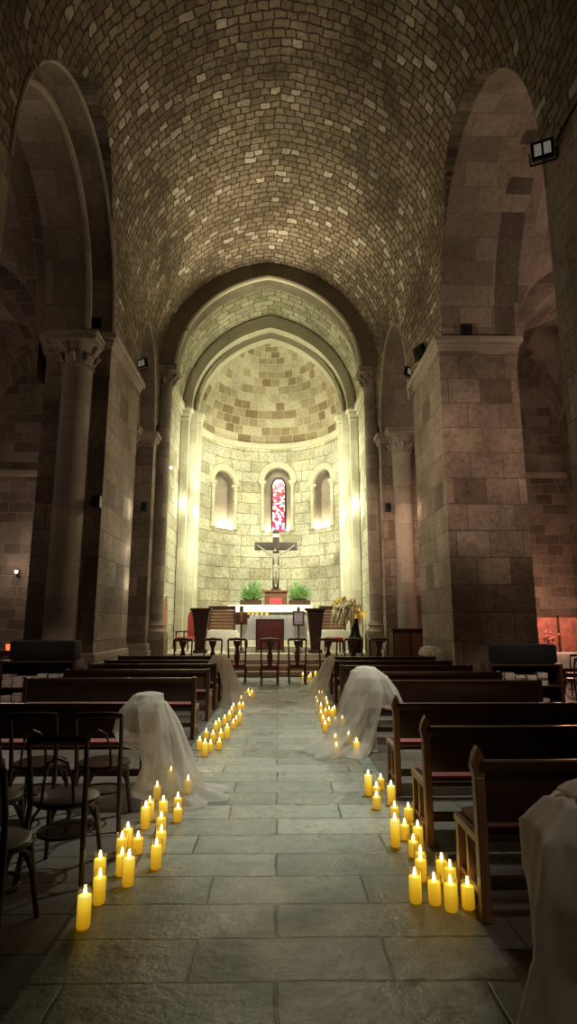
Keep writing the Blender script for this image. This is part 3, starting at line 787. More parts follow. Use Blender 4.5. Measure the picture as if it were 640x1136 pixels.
armchair(1.88, 19.75, 'red cushioned wooden seat without back right, near the dried grasses', .1, False)
# vase with grasses
t = thing('flower_vase', 'tall black vase of dried pampas grasses and amber leaves on the right', 'vase', (2.55, 19.35, PF))
MB().lathe([(.22, 0), (.25, .2), (.26, .45), (.16, .62), (.13, .9), (.15, 1.05), (.17, 1.12), (.13, 1.12), (.11, 1.0)], n=22).build('vase_body', 'blackgloss', t)
m = MB()
for k in range(170):
    a = random.uniform(0, 2 * PI); sp = random.uniform(.10, .66); hh = random.uniform(.40, .78)
    cx, cy = -.12 + .08 * math.cos(a), .06 * math.sin(a)
    tip = Vector((cx - .14 + sp * math.cos(a) * .8, cy + sp * .6 * math.sin(a), 1.1 + hh - sp * 1.15))
    mid = Vector((cx - .06 + sp * .5 * math.cos(a), cy + sp * .3 * math.sin(a), 1.15 + hh + .16))
    pts = []
    for i in range(8):
        s = i / 7; p = Vector((cx, cy, 1.05)) * (1 - s) ** 2 + mid * 2 * s * (1 - s) + tip * s * s + Vector((random.uniform(-.01, .01), 0, 0))
        pts.append(p)
    m.tube(pts, [.004, .006, .012, .024, .034, .036, .026, .006], 4)
m.build('dried_grass', 'pampas', t, 60)
m = MB()
for k in range(46):
    a = random.uniform(-.5, PI + .5); L = random.uniform(.18, .36); z = random.uniform(1.1, 1.2)
    d = Vector((math.cos(a) * .9, random.uniform(-.5, .5), random.uniform(.1, .8))).normalized(); s = d.cross(Vector((0, 1, 0))).normalized() * .05
    p0 = Vector((.06, -.05, z)); m.quads([[tuple(p0 - s * .2), tuple(p0 + s * .2)], [tuple(p0 + d * L * .5 - s), tuple(p0 + d * L * .5 + s)], [tuple(p0 + d * L - s * .1), tuple(p0 + d * L + s * .1)]])
m.build('amber_leaves', 'amber', t, 0)
m = MB()
for k in range(60):
    p = Vector((-.52 + random.gauss(0, .09), random.gauss(0, .07), 1.62 + random.gauss(0, .08)))
    n = Vector((random.uniform(-1, 1), random.uniform(-1, .2), random.uniform(-.3, 1))).normalized(); s = n.orthogonal().normalized() * .04; q = n.cross(s)
    m.quads([[tuple(p - s - q), tuple(p + s - q)], [tuple(p - s + q), tuple(p + s + q)]])
m.tube([(-.1, 0, 1.0), (-.3, 0, 1.35), (-.5, 0, 1.6)], .008, 5)
m.build('yellow_blossoms', 'yleaf', t, 0)

# ------------------------------------------------------------------ row of splat-back chairs
def splat_chair():
    t = thing('splat_back_chair', '', 'chair', (0, 0, 0), 0, 'chairs in front of the sanctuary steps')
    m = MB(); m.box(-.22, .22, -.2, .24, .44, .50, .02); m.build('seat_cushion', 'maroon', t)
    m = MB(); m.box(-.24, .24, -.22, .26, .39, .44, .008); m.build('seat_frame', 'splat', t)
    for s in (-1, 1):
        MB().tube([(s * .21, -.27, 0), (s * .215, -.22, .22), (s * .215, -.21, .45), (s * .225, -.23, .8), (s * .24, -.28, 1.12)], [.022, .023, .025, .022, .022], 8, 1.0).build('back_post', 'splat', t)
        MB().tube([(s * .215, .23, .4), (s * .225, .25, .25), (s * .21, .24, .1), (s * .215, .25, 0)], [.03, .026, .018, .022], 8).build('leg', 'splat', t)
    m = MB().tube([(-.255, -.28, 1.10), (-.21, -.285, 1.15), (-.1, -.29, 1.15), (0, -.29, 1.165), (.1, -.29, 1.15), (.21, -.285, 1.15), (.255, -.28, 1.10)], [.02, .034, .034, .038, .034, .034, .02], 8)
    m.build('top_rail', 'splat', t)
    out = [(.05, .5), (.045, .56), (.07, .66), (.075, .76), (.045, .86), (.04, .93), (.085, 1.03), (.10, 1.13)]
    o2 = [(x, z) for x, z in out] + [(-x, z) for x, z in reversed(out)]
    m = MB().prism(o2, -.012, .012); o = m.build('splat', 'splat', t, 20, (0, -.12, 0)); o.rotation_euler = (math.radians(9.5), 0, 0); o.location = (0, -.13, .0)
    m = MB(); m.bar((-.21, -.22, .18), (-.22, .24, .18), .02, .02); m.bar((.21, -.22, .18), (.22, .24, .18), .02, .02); m.bar((-.21, .02, .18), (.21, .02, .18), .02, .02); m.build('stretcher', 'splat', t)
    return t
ch0 = splat_chair()
chx = [(-2.49, 15.9), (-1.72, 15.9), (-1.07, 15.95), (-.21, 15.6), (.52, 15.95), (1.34, 15.9), (2.02, 15.9), (2.70, 15.9)]
chl = ['leftmost dark splat-back chair of the row facing the sanctuary steps', 'second splat-back chair from the left in the row facing the altar', 'third splat-back chair from the left, at the left aisle edge',
       'splat-back chair in the middle of the aisle facing the altar', 'splat-back chair at the right side of the aisle, fifth of the row', 'sixth splat-back chair from the left, below the right wooden pedestal', 'seventh splat-back chair from left, below the black vase', 'rightmost dark splat-back chair of the row facing the sanctuary steps']
for i, ((x, y), l) in enumerate(zip(chx, chl)):
    if i == 0: ch0.location = (x, y, 0); ch0['label'] = l
    else: dup(ch0, (x, y, 0), random.uniform(-.05, .05), l)

# ------------------------------------------------------------------ pews
LW = 2.42
def pew(finial):
    t = thing('church_pew', '', 'pew', (0, 0, 0), 0, 'wooden pews along the aisle')
    MB().box(-LW / 2 + .03, LW / 2 - .03, .02, .44, .39, .425, .008).build('seat', 'pew', t)
    MB().box(-LW / 2 + .05, LW / 2 - .05, .05, .43, .425, .46, .015).build('seat_cushion', 'maroon', t)
    m = MB(); m.box(-LW / 2 + .03, LW / 2 - .03, -.035, .035, .765, .825, .01); m.box(-LW / 2 + .03, LW / 2 - .03, -.012, .012, .50, .77, .004); m.build('backrest', 'pew', t)
    m = MB(); m.box(-LW / 2 + .04, LW / 2 - .04, .36, .40, .33, .39, .004); m.box(-LW / 2 + .04, LW / 2 - .04, -.02, .02, .16, .22, .004); m.build('rail', 'pew', t)
    for s in (-1, 1):
        x = s * (LW / 2 - .03)
        if finial:
            m = MB(); m.bar((x, 0, 0), (x, 0, .74), .055, .07, .006)
            o = m.build('end_post', 'pewleg', t)
            f = MB(); b = [(-.028, .735), (.028, .735), (.034, .77), (.042, .80), (.026, .86), (.0, .905), (-.026, .86), (-.042, .80), (-.034, .77)]
            f.prism([(xx + x, z) for xx, z in b], -.03, .03); f.build('finial', 'pewleg', o, 20)
        else:
            MB().bar((x, 0, 0), (x, 0, .835), .06, .08, .006).build('end_post', 'pew', t)
        MB().bar((x, .41, 0), (x, .39, .40), .045, .05).build('leg', 'pewleg', t); MB().bar((x, .22, 0), (x, .22, .40), .035, .04).build('leg', 'pewleg', t)
        m = MB(); m.bar((x, .02, .40), (x, .44, .40), .05, .045); m.tube([(x, .03, .30), (x, .12, .34), (x, .2, .38)], .018, 6); m.bar((x, .02, .12), (x, .42, .12), .03, .035); m.build('end_brace', 'pewleg', t)
    return t
pf, pp = pew(True), pew(False)
rp = [(2.42, 2.62, 1, 'nearest right pew, carrying the big white tulle bow at picture corner'), (2.32, 3.48, 1, 'right pew with pointed end post, second from the camera'), (2.30, 4.58, 1, 'right pew with pointed end post, third from the camera'), (2.33, 5.85, 1, 'right pew with pointed end post, fourth from the camera'),
      (2.38, 8.1, 0, 'right pew whose aisle end wears the hooded white tulle'), (2.36, 9.45, 0, 'dark right pew just beyond the hooded tulle'), (2.34, 10.8, 0, 'dark right pew, second beyond the hooded tulle'), (2.36, 12.1, 0, 'dark right pew draped with the far right tulle sweep'), (2.4, 13.5, 0, 'farthest right pew, nearest the altar chairs')]
lp = [(-2.46, 5.9, 0, 'nearest left pew, its aisle end wrapped in white tulle'), (-2.36, 8.5, 0, 'dark left pew second from the camera, in front of candles cluster'), (-2.34, 10.0, 0, 'dark left pew third from the camera'), (-2.36, 11.3, 0, 'dark left pew fourth from the camera'), (-2.38, 12.4, 0, 'left pew fifth from the camera, draped with far left tulle'), (-2.5, 13.9, 0, 'farthest left pew, nearest the altar chairs')]
used = {}
for x, y, f, l in rp + lp:
    p0 = pf if f else pp
    if f in used: dup(p0, (x, y, 0), 0, l)
    else: p0.location = (x, y, 0); p0['label'] = l; used[f] = 1

# ------------------------------------------------------------------ bentwood chairs on the left
def bent_chair():
    t = thing('bentwood_chair', '', 'chair', (0, 0, 0), 0, 'bentwood chairs')
    MB().lathe([(.20, .43), (.215, .445), (.21, .465), (.19, .475), (0, .47)], 0, .0, 24, sy=.98).build('seat', 'bent', t)
    for s in (-1, 1):
        MB().tube([(s * .20, -.25, 0), (s * .185, -.21, .2), (s * .17, -.175, .45), (s * .175, -.2, .65), (s * .18, -.26, .87)], [.017, .018, .019, .017, .014], 8).build('back_post', 'bent', t)
        MB().tube([(s * .15, .14, .44), (s * .165, .18, .25), (s * .185, .23, 0)], [.021, .018, .014], 8).build('leg', 'bent', t)
        m = MB(); m.tube([(s * .165, .18, .24), (s * .16, .13, .36), (s * .13, .03, .425)], .011, 6); m.tube([(s * .165, .185, .24), (s * .10, .17, .37), (0, .165, .42)], .011, 6); m.tube([(s * .18, -.2, .24), (s * .165, -.13, .37), (s * .14, -.03, .425)], .011, 6)
        m.build('brace', 'bent', t)
    m = MB().tube([(-.185, -.258, .862), (-.12, -.285, .872), (0, -.295, .876), (.12, -.285, .872), (.185, -.258, .862)], .016, 8, 1.6); m.build('top_rail', 'bent', t)
    m = MB()
    m.tube([(-.1, -.18, .46), (-.09, -.19, .6), (-.06, -.225, .72), (0, -.235, .75), (.06, -.225, .72), (.09, -.19, .6), (.1, -.18, .46)], .010, 6); m.build('back_hoop', 'bent', t)
    m = MB(); m.tube([(.165 * math.cos(2 * PI * i / 20), .165 * math.sin(2 * PI * i / 20) + .0, .25) for i in range(21)], .009, 6); m.build('ring_stretcher', 'bent', t)
    return t
bc = bent_chair(); first = True
ROWN = ['back', 'middle', 'front']
for r, (y, n, x0) in enumerate(((5.12, 4, -1.44), (4.15, 4, -1.40), (3.35, 4, -1.52))):
    for k in range(n):
        x = x0 - .52 * k + random.uniform(-.015, .015); rw = ['third', 'second', 'nearest'][r]
        l = '%s bentwood chair of the %s row left of the aisle' % (['aisle-side', 'second from aisle', 'third from aisle', 'wall-side'][k], rw)
        rz = random.uniform(-.08, .08)
        if first: bc.location = (x, y, 0); bc.rotation_euler = (0, 0, rz); bc['label'] = l; first = False
        else: dup(bc, (x, y, 0), rz, l)
dup(bc, (-6.9, 14.3, 0), 2.9, 'dark chair beside the votive table in the left aisle')
dup(bc, (6.1, 12.1, 0), .15, 'dark chair beside the right bookcase, nearer the camera')
dup(bc, (6.75, 13.4, 0), -.1, 'dark chair in the right aisle before the shrine, behind another chair')

# ------------------------------------------------------------------ candles
CL = [(-1.03, 3.45, 0.15), (-1.03, 3.72, 0.14), (-0.92, 3.95, 0.163), (-1.11, 3.99, 0.138), (-1.0, 4.1, 0.12), (-0.8, 4.2, 0.146), (-1.078, 4.392, 0.12), (-0.981, 4.458, 0.103), (-0.82, 4.46, 0.138), (-1.071, 4.521, 0.138), (-0.89, 4.82, 0.112), (-1.04, 4.95, 0.163), (-0.81, 5.11, 0.103), (-1.05, 5.149, 0.146), (-0.94, 5.161, 0.138), (-0.86, 5.4, 0.103), (-1.1, 5.69, 0.112), (-0.85, 5.91, 0.12), (-1.09, 6.34, 0.1), (-0.88, 7.45, 0.155), (-0.84, 7.7, 0.1), (-0.99, 7.8, 0.112), (-0.74, 7.81, 0.1), (-0.87, 8.25, 0.112), (-0.77, 8.32, 0.12), (-0.99, 8.49, 0.1), (-0.7, 8.5, 0.163), (-0.91, 8.99, 0.112), (-0.67, 9.24, 0.103), (-0.89, 9.25, 0.129), (-0.83, 9.56, 0.129), (-0.65, 9.6, 0.103), (-0.61, 9.8, 0.155), (-0.79, 9.98, 0.129), (-0.79, 10.47, 0.112), (-0.695, 11.05, 0.12), (-0.805, 11.05, 0.1), (-0.64, 11.21, 0.103), (-0.73, 12.12, 0.103), (-0.57, 12.32, 0.112), (-0.67, 12.53, 0.138), (-0.62, 12.82, 0.155), (-0.55, 12.96, 0.129)]
CR = [(0.985, 3.597, 0.14), (1.09, 3.623, 0.13), (0.914, 3.68, 0.13), (0.807, 3.7, 0.14), (1.06, 3.86, 0.12), (1.04, 3.97, 0.12), (0.91, 3.99, 0.11), (0.95, 4.16, 0.1), (0.95, 4.36, 0.103), (1.02, 4.52, 0.138), (0.86, 4.55, 0.181), (0.96, 4.69, 0.1), (1.06, 5.01, 0.129), (0.97, 5.12, 0.103), (0.87, 5.41, 0.1), (1.02, 5.52, 0.163), (0.92, 5.71, 0.1), (0.86, 5.81, 0.172), (1.01, 6.0, 0.103), (0.97, 7.46, 0.155), (0.73, 7.52, 0.1), (0.77, 8.07, 0.1), (0.97, 8.27, 0.1), (0.71, 9.0, 0.112), (0.802, 9.433, 0.103), (0.908, 9.451, 0.103), (1.02, 9.48, 0.112), (0.72, 9.506, 0.112), (0.74, 10.22, 0.1), (0.94, 10.31, 0.112), (0.83, 10.41, 0.103), (0.91, 10.6, 0.103), (1.01, 10.7, 0.1), (0.79, 10.91, 0.12), (0.94, 11.35, 0.1), (0.77, 11.59, 0.103), (0.89, 11.84, 0.103), (0.97, 11.96, 0.103), (0.78, 12.1, 0.103), (0.89, 12.79, 0.112), (0.96, 12.94, 0.1)]
protos = {}
def candle(x, y, h, lab, group, z=0, r=.0365):
    key = round(h * 50) / 50
    if key in protos:
        return dup(protos[key], (x, y, z), random.uniform(0, 6), lab) if True else None
    t = thing('pillar_candle', lab, 'candle', (x, y, z), 0, group); h = key
    MB().lathe([(r - .003, .004), (r, .012), (r, h - .004), (r - .006, h), (r - .014, h - .008), (0, h - .01)], n=18).build('wax_body', 'wax', t, 50)
    MB().lathe([(.0, h - .008), (.007, h + .004), (.0105, h + .016), (.007, h + .032), (.0, h + .05)], n=8).build('flame', 'flame', t, 60)
    g = MB().lathe([(r + .003, .0), (r + .005, .004), (r + .005, h + .036), (r + .003, h + .036), (r + .003, .008)], n=18, cap=False); g.build('glass_cup', 'glass', t, 50)
    protos[key] = t
    return t
for lst, sd in ((CL, 'left'), (CR, 'right')):
    for i, (x, y, h) in enumerate(lst):
        size = 'tall' if h > .145 else 'short' if h < .115 else 'mid-height'
        c = candle(x, y, h, '%s lit yellow candle in glass, %s the camera along the %s aisle edge' % (size, nearest(i), sd), 'candles along the %s aisle edge' % sd)
        c['group'] = 'candles along the %s aisle edge' % sd
for i, (x, y, h, l) in enumerate(((.72, 16.9, .16, 'lit candle left of the five at the foot of the sanctuary steps'), (.95, 17.1, .14, 'lit candle second from left at the foot of the sanctuary steps'), (1.1, 17.3, .16, 'middle lit candle of five at the foot of the sanctuary steps'), (.88, 16.75, .1, 'low lit candle nearest the fifth chair at the sanctuary steps'), (1.2, 17.0, .12, 'rightmost lit candle of five at the foot of sanctuary steps'))):
    c = candle(x, y, h, l, 'candles at the sanctuary steps'); c['group'] = 'candles at the sanctuary steps'

# ------------------------------------------------------------------ tulle
def fold(a, k, seed): return math.sin(a * k + seed) + .5 * math.sin(a * (k * 2 + 1) + seed * 2.3)
def drape(name, rings, label, mat='tulle', n=72, seed=0, k=7, extra=None):
    """rings: (x,y,z,rx,ry,foldamp) from the tie down to the floor"""
    pts = []
    m = MB(); rows = []
    for j in range((len(rings) - 1) * 5 + 1):
        f = j / 5; i = min(int(f), len(rings) - 2); s = f - i; s2 = s * s * (3 - 2 * s)
        x, y, z, rx, ry, am = (a * (1 - s2) + b * s2 for a, b in zip(rings[i], rings[i + 1]))
        r = []
        for q in range(n):
            a = 2 * PI * q / n; w = 1 + am * fold(a + .25 * f, k, seed)
            nz = .02 * mnoise.noise(Vector((x + math.cos(a) * 2, y + math.sin(a) * 2, z * 3 + seed)))
            r.append((x + rx * w * math.cos(a) + nz, y + ry * w * math.sin(a) + nz, max(.012, z + (nz if z > .05 else abs(nz) * .6))))
        r.append(r[0]); rows.append(r)
    m.quads(rows)
    bmesh.ops.remove_doubles(m.bm, verts=m.bm.verts, dist=1e-5)
    t = thing(name, label, 'tulle', (0, 0, 0))
    m.build('skirt', mat, t, 180)
    for nm, rg, mt in (extra or []):
        m = MB(); rows = []
        for j in range((len(rg) - 1) * 5 + 1):
            f = j / 5; i = min(int(f), len(rg) - 2); s_ = f - i; s2 = s_ * s_ * (3 - 2 * s_)
            x, y, z, rx, ry, am = (a * (1 - s2) + b * s2 for a, b in zip(rg[i], rg[i + 1]))
            r = []
            for q in range(n):
                a = 2 * PI * q / n; w = 1 + am * fold(a + .2 * f, k + 1, seed + 2)
                r.append((x + rx * w * math.cos(a), y + ry * w * math.sin(a), z + .03 * fold(a, 3, seed) * (j / (len(rg) * 5))))
            r.append(r[0]); rows.append(r)
        m.quads(rows); bmesh.ops.remove_doubles(m.bm, verts=m.bm.verts, dist=1e-5); m.build(nm, mt, t, 180)
    return t
# left near pew
drape('tulle_bow', [(-1.20, 5.78, .90, .05, .06, .1), (-1.17, 5.74, .86, .12, .13, .1), (-1.09, 5.72, .62, .17, .20, .12), (-1.01, 5.72, .32, .22, .24, .13), (-.98, 5.74, .08, .30, .30, .14), (-.86, 5.78, .02, .40, .40, .12)],
      'white tulle wrapped on the nearest left pew end, trailing among candles', seed=1.2, extra=[('cape', [(-1.21, 5.74, .95, .03, .03, .05), (-1.22, 5.72, .93, .13, .12, .06), (-1.26, 5.68, .80, .19, .16, .08), (-1.29, 5.66, .62, .21, .17, .09), (-1.27, 5.68, .50, .17, .14, .10), (-1.23, 5.70, .45, .08, .07, .1)], 'tulle')])
# left far pew
drape('tulle_bow', [(-1.17, 12.3, .92, .04, .05, .1), (-1.13, 12.22, .86, .13, .12, .1), (-1.02, 12.15, .58, .15, .18, .1), (-.86, 12.0, .25, .2, .25, .1), (-.66, 11.7, .03, .32, .45, .1), (-.52, 11.4, .015, .40, .6, .1)],
      'white tulle sweep on the far left pew, trailing to candles', seed=2.4, extra=[('cape', [(-1.18, 12.2, .96, .03, .03, .05), (-1.2, 12.2, .93, .12, .1, .06), (-1.22, 12.18, .8, .17, .13, .08), (-1.24, 12.16, .62, .19, .15, .1)], 'tulle')])
# right near hood
drape('tulle_bow', [(1.16, 8.02, 1.0, .05, .05, .05), (1.16, 7.98, .96, .16, .15, .05), (1.14, 7.9, .72, .25, .22, .06), (1.06, 7.84, .44, .27, .26, .10), (.92, 7.78, .14, .32, .34, .13), (.76, 7.7, .02, .46, .5, .12)],
      'white tulle hood over the right pew end, spreading on the floor', seed=.4, k=6, extra=[('cape', [(1.17, 8.0, 1.02, .02, .02, .03), (1.18, 7.98, 1.0, .13, .12, .04), (1.22, 7.92, .88, .24, .21, .05), (1.26, 7.88, .70, .31, .25, .06), (1.29, 7.86, .52, .35, .28, .07)], 'tulle')])
# right far sweep
drape('tulle_bow', [(1.10, 12.05, .93, .04, .05, .1), (1.06, 12.0, .86, .10, .10, .1), (.92, 11.9, .55, .13, .2, .1), (.74, 11.7, .2, .16, .28, .1), (.62, 11.4, .03, .26, .42, .1), (.55, 11.2, .015, .3, .5, .1)],
      'white tulle sweep on the far right pew, falling to the aisle floor', seed=3.1)
# right nearest
drape('tulle_bow', [(1.29, 2.62, .89, .05, .05, .1), (1.29, 2.62, .87, .12, .12, .12), (1.31, 2.62, .75, .24, .22, .10), (1.31, 2.6, .52, .27, .26, .08), (1.29, 2.58, .28, .25, .25, .08), (1.28, 2.56, .02, .30, .30, .1)],
      'big gathered white tulle bow at the lower right picture corner', 'tulle2', seed=5.0, k=5, extra=[('knot', [(1.29, 2.6, .87, .05, .05, .1), (1.31, 2.6, .895, .10, .09, .16), (1.34, 2.58, .92, .09, .08, .2), (1.35, 2.58, .94, .05, .05, .2), (1.35, 2.58, .94, .005, .005, .1)], 'tulle2')])
drape('tulle_tuft', [(3.40, 13.42, 1.06, .03, .03, .2), (3.44, 13.40, 1.04, .12, .10, .3), (3.48, 13.38, .94, .20, .14, .3), (3.46, 13.36, .86, .22, .13, .25)],
      'small white tulle tuft on the wall end of farthest right pew', 'tulle2', seed=7.0, k=4)

# ------------------------------------------------------------------ bookcases with stacked hymnals
def bookcase(x0, x1, y0, y1, h, side):
    cx, cy = (x0 + x1) / 2, (y0 + y1) / 2; w, d = (x1 - x0) / 2, (y1 - y0) / 2
    t = thing('hymnal_bookcase', 'low dark bookcase under a black cloth at foot of %s pier' % side, 'bookcase', (cx, cy, 0))
    for z in (.06, .40): MB().box(-w + .03, w - .03, -d, d, z - .03, z, .004).build('shelf', 'darkwood', t)
    MB().box(-w, w, -d, d, h - .44, h - .40, .004).build('top', 'darkwood', t)
    for s in (-1, 1): MB().box(s * w - .03, s * w + .03, -d, d, 0, h - .40, .004).build('side_panel', 'darkwood', t)
    MB().box(-w, w, d - .02, d, 0, h - .4).build('back_panel', 'darkwood', t)
    t2 = MB(); t2.box(-w * .82, w * .96, -d * .85, d * .9, h - .398, h - .03, .06)
    o = t2.build('cloth_bundle', 'black', None, 40, (cx, cy, 0)); tag(o, 'black cloth covered bundle lying on the %s bookcase' % side, 'cloth')
    n = int((2 * w - .1) / .215)
    bk = {}
    for sh, z in enumerate((.06, .40)):
        for k in range(n):
            cnt = random.choice((4, 5, 5)) if not (sh == 0 and random.random() < .3) else 2
            for b in range(cnt):
                x = cx - w + .05 + .105 + k * .215; y = cy - d + .13 + random.uniform(-.012, .012)
                lab = 'hymnal %s from the bottom in %s stack from left, %s shelf of %s bookcase' % (ordw(b), ordw(k), ('lower', 'upper')[sh], side)
                key = random.choice(('book1', 'book2', 'book1', 'paper'))
                loc = (x, y, z + b * .047); rz = random.uniform(-.12, .12)
                if key not in bk:
                    tb = thing('hymnal', lab, 'book', loc, rz, 'hymnals stacked in the bookcases')
                    MB().box(-.09, .09, -.115, .115, .004, .04).build('pages', 'paper', tb, 0)
                    q = MB(); q.box(-.093, .093, -.118, .118, 0, .005); q.box(-.093, .093, -.118, .118, .039, .045); q.build('cover', key, tb, 0)
                    bk[key] = tb
                else: dup(bk[key], loc, rz, lab)
bookcase(4.12, 5.5, 11.45, 11.95, 1.2, 'right')
bookcase(-5.25, -3.85, 11.35, 11.85, 1.28, 'left')

# ------------------------------------------------------------------ wooden cabinet, far right; aisle corners
t = thing('wooden_cabinet', 'dark brown wooden cabinet behind the far right pews by the column', 'cabinet', (3.78, 17.0, 0))
MB().box(-.5, .5, -.25, .3, 0, 1.36, .01).build('carcass', 'darkwood', t); MB().box(-.54, .54, -.3, .33, 1.36, 1.42, .012).build('top', 'darkwood', t)
for s in (-1, 1):
    o = MB().box(s * .25 - .21, s * .25 + .21, -.275, -.25, .1, 1.28, .01).build('door', 'wood', t); MB().lathe([(.001, -.02), (.015, -.01), (.015, .0), (.001, .01)], n=8).build('knob', 'gold', o, 40, (s * .07, -.285, .7))
# left aisle votive table
t = thing('votive_table', 'table with red cloth edge in the left aisle', 'table', (-7.0, 15.2, 0))
MB().box(-.8, .8, -.35, .35, .86, .90, .006).build('table_top', 'wood', t)
q = MB(); q.box(-.82, .82, -.37, -.355, .78, .91, .004); q.build('cloth_edge', 'maroon', t)
for sx in (-1, 1):
    for sy in (-1, 1): MB().box(sx * .74 - .035, sx * .74 + .035, sy * .3 - .035, sy * .3 + .035, 0, .86, .006).build('leg', 'wood', t)
for k in range(4):
    tv = thing('votive_glass', '%s red glowing votive glass on the left aisle table' % ('leftmost', 'second', 'third', 'rightmost')[k], 'votive', (-7.55 + .37 * k, 15.1, .901), 0, 'red votives on the left aisle table')
    MB().lathe([(.04, 0), (.055, .05), (.06, .15), (.052, .15), (.048, .02), (0, .015)], n=14).build('glass_cup', 'redglow', tv); MB().lathe([(.04, .02), (.04, .07), (0, .07)], n=10).build('wax', 'taper', tv)
t = thing('wall_sconce', 'small lit wall lamp on the far left aisle wall', 'lamp', (-8.2, 18.42, 3.1))
q = MB(); q.box(-.05, .05, .0, .03, -.1, .1, .005); q.tube([(0, 0, -.05), (0, -.12, -.08), (0, -.15, 0)], .012, 6); q.build('bracket', 'iron', t)
MB().lathe([(.02, 0), (.045, .03), (.05, .07), (.03, .09), (0, .1)], 0, -.15, 14).build('globe', 'warmglow', t)
# picture frame in left aisle? none. right aisle shrine
t = thing('shrine_table', 'small shrine table under a white cloth in the right aisle', 'table', (8.25, 17.3, 0))
MB().box(-.85, .85, -.4, .4, .66, .70, .006).build('table_top', 'wood', t)
for sx in (-1, 1):
    for sy in (-1, 1): MB().box(sx * .78 - .04, sx * .78 + .04, sy * .33 - .04, sy * .33 + .04, 0, .66, .006).build('leg', 'wood', t)
o = draped(.88, .43, .715, .4, 'shrine_cloth', 'cloth', None, 3, .03); o.location = (8.25, 17.3, 0); tag(o, 'white cloth over the shrine table in the right aisle', 'cloth')
t = thing('shrine_screen', 'rose-lit folding backdrop screen behind the right aisle shrine table', 'screen', (8.25, 17.95, 0))
for k in range(3):
    q = MB(); q.box(-.42, .42, -.015, .015, .1, 1.75, .004); o = q.build('panel', 'pinkcloth', t, 35, (-.8 + .8 * k, .08 * (k % 2), 0)); 
    q = MB(); q.box(-.42, -.38, -.03, .03, 0, 1.8, .004); q.box(.38, .42, -.03, .03, 0, 1.8, .004); q.box(-.42, .42, -.03, .03, 1.74, 1.8, .004); q.build('frame', 'wood', o)
t = thing('flower_bouquet', 'pink flower bouquet in a vase on the shrine table', 'flowers', (8.0, 17.3, .72))
MB().lathe([(.06, 0), (.08, .08), (.05, .2), (.07, .26), (.055, .26), (.04, .2), (0, .1)], n=14).build('vase', 'paper', t)
m = MB()
for k in range(28):
    p = Vector((random.gauss(0, .12), random.gauss(0, .09), .42 + random.gauss(0, .1))); m.tube([(0, 0, .22), tuple(p * .6 + Vector((0, 0, .12))), tuple(p)], .005, 4)
    m.lathe([(.001, p.z - .03), (.04, p.z), (.03, p.z + .035), (.001, p.z + .045)], p.x, p.y, 8)
m.build('blossoms', 'pinkcloth', t, 60)
t = thing('pillar_candle_stand', 'slim brass candle stand beside the right aisle shrine', 'candle stand', (7.05, 16.7, 0))
MB().lathe([(.16, 0), (.16, .03), (.03, .08), (.02, .12)], n=16).build('base', 'gold', t); MB().lathe([(.016, .1), (.016, 1.1), (.07, 1.14), (.07, 1.16), (0, 1.16)], n=12).build('stem', 'gold', t); MB().lathe([(.03, 1.16), (.03, 1.36), (0, 1.37)], n=10).build('candle', 'taper', t)

# ------------------------------------------------------------------ lamps that are seen
def flood(x, y, z, rz, rx, lab, lens, sz=.16):
    t = thing('floodlight', lab, 'floodlight', (x, y, z), rz, 'black floodlights on the imposts')
    R = Matrix.Rotation(rx, 4, 'X')
    q = MB(); q.box(-sz, sz, -.05, .05, -sz * .8, sz * .8, .012, R); q.build('housing', 'iron', t)
    q = MB(); q.box(-sz * .72, -.015, -.062, -.05, -sz * .5, sz * .5, 0); q.box(.015, sz * .72, -.062, -.05, -sz * .5, sz * .5, 0)
    bmesh.ops.transform(q.bm, matrix=R, verts=q.bm.verts); q.build('lens', lens, t)
    q = MB(); q.bar((-sz - .02, 0, 0), (-sz - .02, 0, -.2), .02, .03); q.bar((sz + .02, 0, 0), (sz + .02, 0, -.2), .02, .03); q.bar((-sz - .02, 0, -.2), (sz + .02, 0, -.2), .03, .02); q.build('bracket', 'iron', t)
flood(3.70, 6.95, 8.12, -.45, .35, 'black twin-lens floodlight on near right pier, top right corner', 'lensoff', .15)
flood(3.62, 15.0, 8.45, .8, .2, 'black floodlight on far end of right pier cap', 'lensoff', .15)
flood(3.64, 13.8, 8.45, -1.2, .2, 'dark floodlight turned away on middle of right pier cap', 'iron', .2)
flood(-3.66, 14.6, 8.45, -.6, .2, 'black floodlight on the left pier cap', 'lensoff', .15)
t = thing('spot_lamp', 'small bluish-white shining spot lamp on the left chancel wall', 'lamp', (-3.8, 19.65, 6.9))
MB().lathe([(.03, -.06), (.06, 0), (.06, .05)], n=12).build('housing', 'iron', t); MB().lathe([(.0, -.055), (.045, -.04), (.05, .0), (.03, .04), (0, .05)], .06, -.05, 12).build('bulb', 'spotglow', t)
# putlog holes as near-black blocks, their shade put into the colour; small boxes
for x, y, z, l in ((-4.3, 12.53, 8.5, 'small dark square hole above the left column capital'), (4.45, 12.53, 8.42, 'small dark square hole above the right pier cap')):
    o = MB().box(-.13, .13, -.02, .1, -.12, .12, .01).build('wall_recess', 'hole', None, 0, (x, y, z)); tag(o, l, 'recess')

for x, y, z, l in ((-3.98, 12.5, 4.2, 'small dark speaker on the front edge of the left pier'), (-4.25, 18.1, 5.2, 'small dark speaker on the far left pier beside chancel'), (3.52, 18.1, 5.2, 'small dark speaker on the far right pier beside chancel')):
    t = thing('wall_speaker', l, 'speaker', (x, y, z))
    MB().box(-.09, .09, -.12, .04, -.13, .13, .012).build('housing', 'iron', t); MB().box(-.07, .07, -.126, -.118, -.11, .11, .003).build('grille', 'black', t); MB().box(-.025, .025, .0, .1, -.03, .03, .005).build('bracket', 'iron', t)

